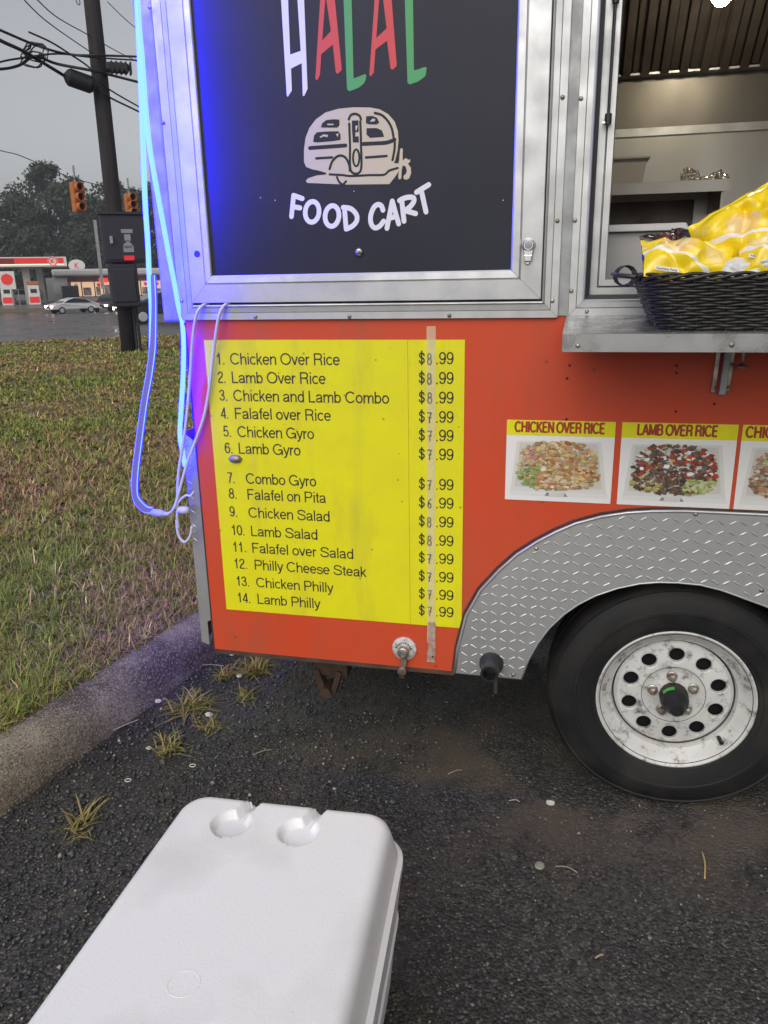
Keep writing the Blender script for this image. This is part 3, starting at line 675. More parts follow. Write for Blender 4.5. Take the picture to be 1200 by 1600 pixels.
for pl in ([(335, 200), (395, 200), (398, 212), (340, 213)], [(265, 325), (300, 300), (345, 305), (340, 325), (300, 318), (280, 332)], [(418, 295), (445, 292), (436, 325)], [(600, 220), (625, 215), (618, 245), (606, 270)], [(735, 180), (765, 150), (790, 160), (780, 178)]):
    poly(hatch, 'drawing_glint', pl, 'cream_v', YP-.0014, *CO)
q = onY(561, 394, YP); rivet(q.x, q.z, YP, .0105, 'chrome', hatch, 'screw')
rivet(q.x, q.z-.0, YP-.007, .0055, 'zinc', hatch, 'screw')
for p in ((430, 313), (407, 309), (553, 299), (786, 313)):
    q = onY(*p, YP); rivet(q.x, q.z, YP, .0014, 'white_v', hatch, 'paint_chip')
# latch
q = onY(826, 383, -.018)
mb = MB(); mb.lathe((q.x, -.018, q.z), [(.0165, 0), (.0165, -.003), (.0125, -.012), (.0105, -.014)], 'Y', 28, cap1=True)
obj('latch', mb, 'chrome', hatch, smooth='auto')
obj('latch', MB().lathe((q.x, -.0325, q.z), [(.0085, .0), (.0075, -.003), (.003, -.0035)], 'Y', 20, cap1=True), 'alu_d', hatch, smooth='auto')
lx, lz = q.x, q.z
obj('latch_lever', MB().prism([(lx-.012, lz-.008), (lx+.012, lz-.008), (lx+.0095, lz-.022), (lx-.0095, lz-.022)], -.026, -.022).prism([(lx-.0095, lz-.0225), (lx+.0095, lz-.0225), (lx+.0075, lz-.036), (lx-.0085, lz-.036)], -.030, -.020).prism([(lx-.007, lz-.0365), (lx+.006, lz-.0365), (lx+.002, lz-.043), (lx-.004, lz-.043)], -.024, -.019), 'chrome', hatch, bevel=.0012)
for p in ((300, 397),): 
    q = onY(308, 397, -.018); obj('lock_hole', MB().lathe((q.x, -.0183, q.z), [(.0085, 0), (.0001, -.0002)], 'Y', 20), 'black', hatch)
for p in ((399, 495), (546, 495), (702, 493), (863, 470), (871, 345), (879, 152), (284, 470), (234, 11), (255, 192)):
    q = onY(p[0], p[1], -.0105); rivet(q.x, q.z, -.0103, .0052)

# --- serving window
wt = MB()
part('window_post', MB().box(TX1+.0005, .0005, -.004, -.0002, TZ0+.004, 2.5), 'alu_d')
WX0, WX1, WZ0, WZ1 = .0012, 1.80, 1.362, 2.42
mitred(trailer, 'window_trim', WX0, WX1, WZ0, WZ1, [(0, -.0003), (0, -.008), (.016, -.008), (.017, -.0065), (.018, -.009), (.030, -.010), (.034, -.012), (.036, -.010), (.0362, .03)])
mitred(trailer, 'window_recess_shade', .0375, 1.765, 1.3975, 2.385, [(0, .004), (0, .012), (.010, .014), (.012, .06)], m='gasket_shade')  # near-black lining stands in for the shadow of the window recess
mitred(trailer, 'window_frame', .048, 1.754, 1.408, 2.374, [(0, .058), (0, .03), (.016, .03), (.017, .034), (.0175, .05), (.0195, .05), (.020, .026), (.034, .026), (.036, .030), (.036, .058)])
for x, z in ((.0055, 1.826), (.0055, 1.574), (.0055, 1.418)): rivet(x, z, -.008, .0052)
q = onY(851+66, 487, -.008); rivet(q.x, q.z, -.008, .005)
# gas strut
a_ = onY(964, -160, .012); b_ = onY(950, 190, .012); c_ = onY(962, 5, .012)
st = part('gas_strut', MB().cyl(c_, b_, .0032, 10), 'black', smooth='auto')
obj('strut_body', MB().cyl(a_, c_, .0075, 14), 'black', st, smooth='auto')
obj('strut_socket', MB().cyl(b_+Vector((0, 0, .016)), b_-Vector((0, 0, .006)), .0075, 12), 'black', st, smooth='auto')
obj('strut_stud', MB().cyl(b_+Vector((-.012, .0, -.003)), b_+Vector((-.006, 0, -.003)), .004, 10), 'chrome', st, smooth='auto')
# shelf
SY = -.35
bz = .0005
f0 = onY(879, 521, SY); f1 = onY(879, 549, SY)
ZS0, ZS1 = 1.3605, f0.z; SX0 = f0.x; SX1 = 1.62
sh = MB(); sh.add([(SX0+.006, -.0085, ZS0), (SX1, -.0085, ZS0), (SX1, SY+.004, ZS1), (SX0, SY+.004, ZS1), (SX0, SY, ZS1-.002), (SX1, SY, ZS1-.002), (SX1, SY, f1.z), (SX0, SY, f1.z), (SX1, SY+.012, f1.z), (SX0, SY+.012, f1.z), (SX0+.006, -.0085, ZS0-.006), (SX0, SY+.002, f1.z)],
                  [(0, 1, 2, 3), (3, 2, 5, 4), (4, 5, 6, 7), (7, 6, 8, 9)])
sh.add([(SX0, SY+.001, ZS1-.001), (SX0+.006, -.0085, ZS0-.001), (SX0+.006, -.0085, ZS0-.03), (SX0, SY+.001, f1.z)], [(0, 1, 2, 3)])
shelf = part('serving_shelf', sh, 'steel_top', fix=False)
md = shelf.modifiers.new('thick', 'SOLIDIFY'); md.thickness = .0014; md.offset = -1
def shelfz(y): return ZS0+(ZS1-ZS0)*(y/(SY))
for p in ((903, 540), (1143, 539)): q = onY(p[0], p[1], SY); rivet(q.x, q.z, SY-.0004, .005, 'zinc', shelf, 'screw')
for p in ((851+68, 499),): q = onZ(p[0], p[1], ZS0-.0005); obj('screw', MB().lathe((q.x, -.02, ZS0-.001), [(.006, 0), (.004, .002), (.0002, .0025)], 'Z', 12), 'zinc', shelf)
# bracket under the shelf
for bx in (.358, 1.3):
    br = part('shelf_bracket', MB().prism([(bx-.022, 1.185), (bx-.012, 1.183), (bx-.006, 1.35), (bx-.016, 1.35)], -.010, -.0005).prism([(bx+.010, 1.185), (bx+.020, 1.187), (bx+.024, 1.35), (bx+.012, 1.35)], -.008, -.0005), 'zinc', bevel=.001)
    obj('bracket_arm', MB().prism([(bx-.006, 1.180), (bx+.009, 1.180), (bx+.013, 1.345), (bx+.001, 1.345)], -.022, -.0105), 'alu_d', br, bevel=.0015)
    for dx, z in ((-.016, 1.195), (.015, 1.197), (.018, 1.25)): rivet(bx+dx, z, -.0102, .004, 'zinc', br, 'screw')
    hk = obj('bracket_hook', MB().tube([(bx+.036, -.03, 1.34), (bx+.036, -.03, 1.26)], .004, 8).lathe((bx+.036, -.03, 1.247), [(.0005, -.006), (.010, -.003), (.012, 0), (.008, .004), (.003, .008)], 'Z', 14), 'zinc', br, smooth='auto')
for p in ((890, 571), (886, 591), (1057, 571), (1057, 583), (1116, 631), (1056, 643), (885, 655)):
    q = onY(*p, 0); rivet(q.x, q.z, -.0002, .0032, 'black', None, 'screw_hole')

# --- plain sans lettering drawn with strokes (cap height 1)
def AR(cx, cy, rx, ry, a0, a1, n=14): return [(cx+rx*math.cos(rad(a0+(a1-a0)*k/n)), cy+ry*math.sin(rad(a0+(a1-a0)*k/n))) for k in range(n+1)]
_b, _t, _x = .0575, .9425, .6625
SS = [(.655, .69), (.64, .80), (.55, .90), (.36, .9425), (.19, .90), (.11, .78), (.12, .66), (.20, .585), (.36, .535), (.54, .475), (.645, .39), (.67, .27), (.61, .14), (.48, .075), (.36, .0575), (.19, .10), (.10, .19), (.075, .31)]
def arch(x0, x1, xh=.6625): return [(x0, .38), (x0+.02, .50), (x0+.09, .61), (x0+.19, xh), (x1-.09, xh-.015), (x1-.015, .58), (x1, .46), (x1, 0)]
GL = {
 'C': (.80, [AR(.42, .5, .345, .4425, 38, 322, 20)]), 'O': (.88, [AR(.44, .5, .37, .4425, 0, 360, 26)]), 'G': (.86, [AR(.43, .5, .355, .4425, 38, 335, 20), [(.46, .46), (.79, .46)], [(.775, .46), (.775, 0)]]),
 'R': (.76, [[(.12, 0), (.12, 1)], [(.12, _t), (.46, _t)]+AR(.46, .72, .19, .2225, 80, -80, 10)+[(.46, .4975), (.12, .4975)], [(.42, .49), (.55, .46), (.61, .37), (.625, .15), (.66, 0)]]),
 'L': (.60, [[(.12, 0), (.12, 1)], [(.12, _b), (.57, _b)]]), 'F': (.64, [[(.12, 0), (.12, 1)], [(.12, _t), (.60, _t)], [(.12, .50), (.54, .50)]]), 'E': (.68, [[(.12, 0), (.12, 1)], [(.12, _t), (.62, _t)], [(.12, .51), (.58, .51)], [(.12, _b), (.63, _b)]]),
 'P': (.72, [[(.12, 0), (.12, 1)], [(.12, _t), (.44, _t)]+AR(.44, .70, .20, .2425, 80, -80, 10)+[(.44, .4575), (.12, .4575)]]), 'S': (.74, [SS]),
 'B': (.74, [[(.12, 0), (.12, 1)], [(.12, _t), (.42, _t)]+AR(.42, .735, .18, .2075, 80, -80, 8)+[(.42, .53), (.12, .53)], [(.40, .53)]+AR(.42, .295, .22, .2375, 85, -80, 8)+[(.42, _b), (.12, _b)]]),
 'H': (.78, [[(.12, 0), (.12, 1)], [(.66, 0), (.66, 1)], [(.12, .52), (.66, .52)]]), 'I': (.30, [[(.15, 0), (.15, 1)]]), 'K': (.72, [[(.12, 0), (.12, 1)], [(.64, 1), (.14, .38)], [(.28, .56), (.66, 0)]]),
 'N': (.78, [[(.12, 0), (.12, 1)], [(.66, 0), (.66, 1)], [(.13, .97), (.65, .03)]]), 'V': (.72, [[(.05, 1), (.36, .02)], [(.67, 1), (.36, .02)]]), 'A': (.74, [[(.05, 0), (.37, .98)], [(.69, 0), (.37, .98)], [(.17, .32), (.57, .32)]]), 'M': (.90, [[(.12, 0), (.12, 1)], [(.78, 0), (.78, 1)], [(.13, .97), (.45, .05)], [(.77, .97), (.45, .05)]]),
 'a': (.56, [[(.075, .50), (.11, .60), (.19, .65), (.28, _x), (.39, .63), (.44, .55), (.445, .45), (.445, .16), (.46, .07), (.52, .045)], [(.445, .42), (.38, .38), (.24, .355), (.12, .31), (.065, .21), (.09, .11), (.17, .06), (.26, .06), (.36, .10), (.43, .19), (.445, .27)]]),
 'b': (.57, [[(.09, 0), (.09, 1)], AR(.285, .36, .20, .3025, 0, 360, 20)]), 'd': (.57, [[(.48, 0), (.48, 1)], AR(.285, .36, .20, .3025, 0, 360, 20)]), 'c': (.51, [AR(.28, .36, .215, .3025, 42, 318, 16)]), 'e': (.56, [[(.065, .37), (.495, .37)], AR(.28, .36, .215, .3025, 0, 322, 18)]), 'o': (.56, [AR(.28, .36, .215, .3025, 0, 360, 20)]),
 'f': (.29, [[(.31, .935), (.24, .94), (.17, .90), (.155, .82), (.155, .70), (.155, 0)], [(.02, _x), (.29, _x)]]), 'h': (.56, [[(.09, 0), (.09, 1)], arch(.09, .47)]), 'n': (.56, [[(.09, 0), (.09, .72)], arch(.09, .47)]), 'm': (.84, [[(.09, 0), (.09, .72)], arch(.09, .42), arch(.42, .75)]), 'i': (.22, [[(.11, 0), (.11, .72)], [(.11, .88), (.11, 1)]]), 'l': (.22, [[(.11, 0), (.11, 1)]]),
 'k': (.50, [[(.09, 0), (.09, 1)], [(.43, .72), (.10, .28)], [(.21, .42), (.45, 0)]]), 'r': (.34, [[(.09, 0), (.09, .72)], [(.09, .40), (.12, .53), (.19, .62), (.32, .655)]]), 's': (.50, [[(p[0]*.68, p[1]*.685) for p in SS]]), 't': (.29, [[(.14, .90), (.14, .16), (.16, .08), (.22, .06), (.28, .06)], [(.02, _x), (.28, _x)]]), 'v': (.50, [[(.04, .72), (.25, .02)], [(.46, .72), (.25, .02)]]), 'y': (.50, [[(.04, .72), (.26, .02)], [(.47, .72), (.27, .05), (.20, -.13), (.13, -.19), (.04, -.195)]]),
 '0': (.56, [AR(.28, .5, .215, .4425, 0, 360, 22)]), '1': (.56, [[(.10, .71), (.22, .74), (.29, .82), (.31, .96)], [(.315, 0), (.315, 1)]]), '2': (.56, [[(.07, .68), (.10, .82), (.18, .92), (.29, .9425), (.42, .90), (.48, .79), (.47, .66), (.38, .53), (.20, .35), (.10, .21), (.075, .06)], [(.05, _b), (.50, _b)]]), '3': (.56, [[(.08, .73), (.12, .87), (.27, .9425), (.42, .89), (.46, .76), (.41, .60), (.24, .525)], [(.24, .525), (.42, .46), (.49, .30), (.43, .12), (.27, .0575), (.11, .13), (.065, .28)]]), '4': (.56, [[(.40, 0), (.40, 1)], [(.40, .96), (.05, .27)], [(.03, .255), (.53, .255)]]), '5': (.56, [[(.12, _t), (.47, _t)], [(.14, .97), (.09, .46)], [(.09, .50), (.20, .58), (.30, .60), (.43, .52), (.49, .34), (.43, .13), (.27, .0575), (.12, .12), (.07, .25)]]), '6': (.56, [[(.47, .74), (.41, .90), (.29, .9425), (.15, .84), (.075, .60), (.075, .40)], AR(.285, .33, .205, .2725, 0, 360, 18)]), '7': (.56, [[(.05, _t), (.51, _t)], [(.49, .92), (.32, .55), (.21, 0)]]), '8': (.56, [AR(.28, .73, .175, .2125, 0, 360, 16), AR(.28, .29, .21, .2325, 0, 360, 16)]), '9': (.56, [AR(.275, .67, .205, .2725, 0, 360, 18), [(.485, .60), (.485, .40), (.40, .13), (.27, .0575), (.14, .10), (.09, .24)]]),
 '.': (.27, [[(.13, 0), (.13, .125)]]), '$': (.56, [[(p[0]*.76, p[1]*.92+.04) for p in SS], [(.28, -.08), (.28, 1.10)]]), ' ': (.27, [])}
def ribbon(mb, P, w, y):
    P = [Vector(p) for p in P]; k = len(P); o = len(mb.v); closed = (P[0]-P[-1]).length < 1e-6
    for i, p in enumerate(P):
        if closed and i in (0, k-1): t = (P[1]-P[k-2]).normalized()
        else: t = (P[min(i+1, k-1)]-P[max(i-1, 0)]).normalized()
        n_ = Vector((-t.y, t.x))*w/2; mb.v += [(p.x+n_.x, y, p.y+n_.y), (p.x-n_.x, y, p.y-n_.y)]
    mb.f += [(o+2*i, o+2*i+1, o+2*i+3, o+2*i+2) for i in range(k-1)]
def stext(s, x0, z0, x1, cap, y, w=.118):
    adv = 0; items = []
    for ch in s:
        wd_, st = GL[ch]; items += [[(p[0]+adv, p[1]) for p in q] for q in st]; adv += wd_
    xs = [p[0] for q in items for p in q]; mn, mx = min(xs)-w/2, max(xs)+w/2
    sx_ = (x1-x0)/((mx-mn)*cap)
    mb = MB()
    for i, q in enumerate(items): ribbon(mb, [(x0+(p[0]-mn)*cap*sx_, z0+p[1]*cap) for p in q], w*cap, y-1.5e-5*(i % 5))
    return mb
# --- menu board
mx0, mx1, mz0, mz1 = -.9455, -.2455, .522, 1.305
menu = part('menu_board', MB().box(mx0, -.3905, -.0014, -.0002, mz0, mz1).box(-.3897, mx1, -.0014, -.0002, mz0, mz1), 'yellow')
tag(menu, 'yellow printed menu panel with prices')
YM = -.0018
rows = [('1.', 103, 160, 617, 186, 'Chicken Over Rice'), ('2.', 108, 167, 558, 263, 'Lamb Over Rice'), ('3.', 115, 173, 822, 338, 'Chicken and Lamb Combo'), ('4.', 120, 180, 580, 412, 'Falafel over Rice'), ('5.', 132, 190, 509, 488, 'Chicken Gyro'), ('6.', 138, 196, 453, 557, 'Lamb Gyro'), ('7.', 148, 225, 518, 682, 'Combo Gyro'), ('8.', 155, 232, 560, 748, 'Falafel on Pita'), ('9.', 158, 236, 574, 823, 'Chicken Salad'), ('10.', 166, 247, 523, 900, 'Lamb Salad'), ('11.', 172, 252, 672, 970, 'Falafel over Salad'), ('12.', 177, 262, 727, 1040, 'Philly Cheese Steak'), ('13.', 186, 268, 590, 1113, 'Chicken Philly'), ('14.', 191, 274, 536, 1182, 'Lamb Philly')]
prices = ['8', '8', '8', '7', '7', '7', '7', '6', '8', '8', '7', '7', '7', '7']
pb = [185, 267, 348, 428, 505, 583, 708, 785, 863, 940, 1015, 1091, 1165, 1235]
sc5 = 2.6667
CAPT = .0310
digit = {'8': [ell(.5, .76, .36, .24), ell(.5, .27, .42, .28)], '7': [[(.1, .97), (.95, .97)], [(.95, .97), (.62, .5), (.5, 0)], [(.35, .5), (.9, .53)]], '6': [[(.85, .95), (.4, .75), (.15, .35), (.3, .05), (.7, .03), (.88, .28), (.62, .5), (.2, .38)]]}
for k, (num, xa, xb, xc, yb, s) in enumerate(rows):
    p = onY(300+xb/sc5, 500+yb/sc5, YM); pe = onY(300+xc/sc5, 500+yb/sc5, YM); pn = onY(300+xa/sc5, 500+yb/sc5, YM)
    obj('menu_number', stext(num, pn.x, p.z, pn.x+(.0225 if len(num) == 2 else .0395), CAPT, YM), 'ink', menu)
    obj('menu_text', stext(s, p.x, p.z, pe.x, CAPT, YM), 'ink', menu)
    z = onY(300+1015/sc5, 500+pb[k]/sc5, YM).z
    f = lambda xx: onY(300+xx/sc5, 500+pb[k]/sc5, YM).x
    obj('price_text', stext('$', f(945), z, f(970), CAPT, YM), 'ink', menu)
    obj('price_text', stext('.99', f(1017), z, f(1090), CAPT, YM), 'ink', menu)
    x0 = f(981); mb = MB(); jit = random.uniform(-.001, .001)
    for i, stp in enumerate(digit[prices[k]]):
        stroke(mb, [(x0+a*.0115+jit, z+.001+b_*.0265+jit) for a, b_ in (sm2(stp, 4) if len(stp) > 2 else stp)], .0024, -.0042-.00008*i)
    obj('price_digit', mb, 'handink', menu)
# strip of clear tape and old sealant over the price column
tx = []
zs = np.linspace(1.338, .47, 40)
for i, z in enumerate(zs): tx.append((-.3415+.0012*noise.noise(Vector((0, 0, z*30))), z))
for z in reversed(zs): tx.append((-.3185+.0012*noise.noise(Vector((5, 0, z*30))), z))
tag(part('tape_strip', MB().flat(tx, -.003), 'tape'), 'yellowed clear tape down the price column')
sl = []
zs = np.linspace(.535, .41, 16)
for z in zs: sl.append((-.3385+.004*noise.noise(Vector((1, 0, z*60)))-(.004 if z < .44 else 0), z))
for z in reversed(zs): sl.append((-.3185+.004*noise.noise(Vector((9, 0, z*60)))-(.0 if z < .46 else 0), z))
part('sealant_smear', MB().flat(sl, -.0034), 'silicone')
rivet(-.326, .428, -.0036, .003, 'black', None, 'screw_hole')
q = onY(368, 717, -.002); mb = MB(); mb.lathe((0, 0, 0), [(.017, 0), (.0165, -.004), (.012, -.009), (.006, -.011), (.0003, -.0115)], 'Y', 20)
mb.v = [(q.x+v[0]*1.15+.001*noise.noise(Vector(v)*200), -.0015+v[1], q.z+v[2]*.72+.001*noise.noise(Vector(v)*200+Vector((4, 0, 0)))) for v in mb.v]
part('sealed_bolt', mb, 'zinc', smooth=True)
# --- food cards
def food_card(x0, x1, z0, z1, title, tx0, tx1, seed, pal, rows_, tag_):
    g = random.Random(seed)
    c = part('food_card', MB().box(x0, x1, -.0012, -.0002, z0, z1), 'card'); tag(c, tag_)
    obj('title_band', MB().box(x0, x1, -.0018, -.00125, z1-.038, z1), 'yellow', c)
    obj('title_text', stext(title, tx0, z1-.0305, tx1, .0275, -.0021, w=.185), 'cardred', c)
    w = x1-x0; cx = (x0+x1)/2
    # foam box in the picture
    mb = MB(); cols = []
    def fl(pts, col, y):
        n0 = len(mb.f); mb.flat(pts, y); cols.extend([col]*(len(mb.f)-n0))
    fl([(x0+.10*w, z0+.155), (x1-.12*w, z0+.158), (x1-.04*w, z0+.022), (x0+.05*w, z0+.022)], (.66, .655, .62), -.0014)
    fl([(x0+.13*w, z0+.150), (x1-.15*w, z0+.152), (x1-.085*w, z0+.036), (x0+.09*w, z0+.036)], (.58, .56, .50), -.0016)
    fl([(x0+.04*w, z0+.024), (x1-.03*w, z0+.024), (x1-.035*w, z0+.013), (x0+.05*w, z0+.013)], (.71, .705, .68), -.0017)
    fl([(cx-.10*w, z0+.024), (cx+.07*w, z0+.024), (cx+.05*w, z0+.012), (cx-.08*w, z0+.012)], (.60, .59, .56), -.00175)
    fl([(cx-.10*w, z0+.024), (cx-.075*w, z0+.021), (cx-.085*w, z0+.013), (cx-.12*w, z0+.014)], (.25, .25, .25), -.0018)
    fl([(cx+.07*w, z0+.024), (cx+.10*w, z0+.014), (cx+.06*w, z0+.013)], (.25, .25, .25), -.00185)
    k = 0
    for i in range(rows_):
        t = i/rows_
        for j in range(rows_):
            u = v = 2
            while abs(u)**3.2+abs(v)**3.2 > 1: u, v = g.uniform(-1, 1), g.uniform(-1, 1)
            px = cx-.01*w+u*.365*w*(1-.10*v); pz = z0+.094+v*.061
            if k < rows_*3: col = (.60, .47, .20) if u > 0 else (.36, .40, .16); s = g.uniform(.006, .012)
            else:
                col = pal(u, v, g); s = g.uniform(.004, .0095)
            sh_ = g.uniform(.6, 1.25); col = tuple(min(.85, q*sh_) for q in col)
            n = g.choice((4, 5, 6)); a0 = g.uniform(0, 6)
            pts = [(px+s*g.uniform(.6, 1.2)*math.cos(a0+2*PI*q/n), pz+s*.7*g.uniform(.6, 1.2)*math.sin(a0+2*PI*q/n)) for q in range(n)]
            o = len(mb.v); y = -.0020-k*3e-6; mb.v += [(p[0], y, p[1]) for p in pts]; mb.f.append(tuple(range(o, o+n))); cols.append(col); k += 1
            # a darker edge under the piece
            if g.random() < .6:
                o = len(mb.v); y += 1.5e-6; mb.v += [(p[0]+.0006, y, p[1]-.0011) for p in pts]; mb.f.append(tuple(range(o, o+n))); cols.append(tuple(q*.35 for q in col))
    tag(obj('food_print', mb, 'food', c, colors=cols, fix=False), kind='stuff')
def pal_chicken(u, v, g):
    r = g.random()
    if u < -.5 and v < -.05 and r < .65: return (.24, .36, .10)
    if u < -.55 and v > .1 and r < .5: return (.66, .34, .30)
    if r < .10: return (.52, .14, .06)
    return g.choice([(.60, .44, .24), (.50, .33, .15), (.66, .55, .36), (.44, .26, .12), (.58, .42, .16)])
def pal_lamb(u, v, g):
    r = g.random()
    if v < -.35 and u > .25 and r < .75: return (.42, .50, .16)
    if v < -.55 and u < -.3 and r < .5: return (.50, .44, .14)
    if v > -.25 and r < .20: return (.72, .76, .72)
    if v > -.3 and r < .44: return (.42, .045, .02)
    return g.choice([(.12, .075, .05), (.18, .10, .06), (.22, .13, .08), (.08, .05, .04), (.14, .11, .10)])
def pal_mix(u, v, g):
    return g.choice([(.30, .20, .13), (.50, .36, .22), (.20, .12, .08), (.62, .52, .40), (.40, .18, .09)])
food_card(-.1365, .1275, .899, 1.1075, 'CHICKEN OVER RICE', -.117, .104, 3, pal_chicken, 27, 'picture card of chicken over rice')
food_card(.143, .4075, .899, 1.1075, 'LAMB OVER RICE', .179, .364, 5, pal_lamb, 27, 'picture card of lamb over rice')
food_card(.417, .681, .899, 1.1075, 'CHICKEN LAMB RICE', .424, .672, 8, pal_mix, 24, 'picture card of the combo, cut by the photo edge')

# --- city water inlet
q = onY(632, 1013, -.001)
il = part('water_inlet', MB().lathe((q.x, -.0005, q.z), [(.0355, 0), (.035, -.004), (.030, -.0065), (.018, -.007), (.0175, -.010), (.0001, -.0102)], 'Y', 40), 'zinc', smooth='auto')
MT['inlet'] = mat('speckled_plate', (.62, .60, .56), .5, col2=(.34, .31, .27), vscale=90)
il.data.materials[0] = MT['inlet']
obj('inlet_valve', MB().lathe((q.x-.001, -.0075, q.z-.005), [(.0165, 0), (.016, -.016), (.013, -.018), (.0125, -.022), (.009, -.0225), (.0085, -.018), (.0001, -.018)], 'Y', 28), 'zinc', il, smooth='auto')
for i in range(9):
    t = rad(20+140*i/8); obj('inlet_mark', MB().obox((q.x-.001+.0225*math.cos(t), -.0075, q.z-.004+.0225*math.sin(t)), Vector((math.cos(t), 0, math.sin(t))), Vector((-math.sin(t), 0, math.cos(t))), Vector((0, 1, 0)), .003, .0016, .0006), 'black', il)
obj('inlet_handle', MB().prism([(q.x-.008, q.z-.018), (q.x+.009, q.z-.018), (q.x+.0085, q.z-.045), (q.x+.004, q.z-.062), (q.x-.012, q.z-.062), (q.x-.008, q.z-.045)], -.016, -.011), 'zinc', il, bevel=.002)
obj('inlet_cap', MB().lathe((q.x-.005, -.010, q.z-.066), [(.013, 0), (.0125, -.009), (.008, -.010), (.0075, -.014), (.0001, -.0145)], 'Y', 20), 'zinc', il, smooth='auto')
obj('inlet_cap', MB().box(q.x-.014, q.x+.003, -.018, -.008, q.z-.089, q.z-.080), 'under', il, bevel=.002)
# --- drain pipe
q = onY(768, 1036, -.006)
dp = part('drain_pipe', MB().lathe((q.x, -.0061, q.z), [(.0335, 0), (.033, -.010), (.026, -.022), (.0235, -.050), (.0245, -.052), (.0245, -.066), (.0175, -.066), (.017, -.03), (.0001, -.03)], 'Y', 32), 'black', smooth='auto')
for t in range(6):
    a = t*PI/3; obj('collar_bolt', MB().cyl((q.x+.027*math.cos(a), -.012, q.z+.027*math.sin(a)), (q.x+.027*math.cos(a), -.020, q.z+.027*math.sin(a)), .004, 6), 'black', dp)
# --- stabiliser jack under the floor
q = onY(520, 1042, .30)
jk = part('stabiliser_jack', MB().box(q.x-.05, q.x+.06, .27, .33, q.z-.02, ZB), 'rust', bevel=.006)
obj('jack_arm', MB().obox((q.x-.035, .28, q.z-.045), Vector((1, 0, .3)).normalized(), Vector((0, 1, 0)), Vector((-.3, 0, 1)).normalized(), .012, .02, .05), 'rust', jk, bevel=.003)
obj('jack_arm', MB().obox((q.x+.02, .28, q.z-.04), Vector((1, 0, -.3)).normalized(), Vector((0, 1, 0)), Vector((.3, 0, 1)).normalized(), .010, .02, .045), 'rust', jk, bevel=.003)
obj('jack_screw', MB().cyl((q.x-.015, .25, q.z-.075), (q.x-.015, .32, q.z-.075), .02, 14), 'rust', jk, smooth='auto')
part('hanger_strap', MB().box(-.155, -.145, .03, .036, .31, ZB), 'rust')

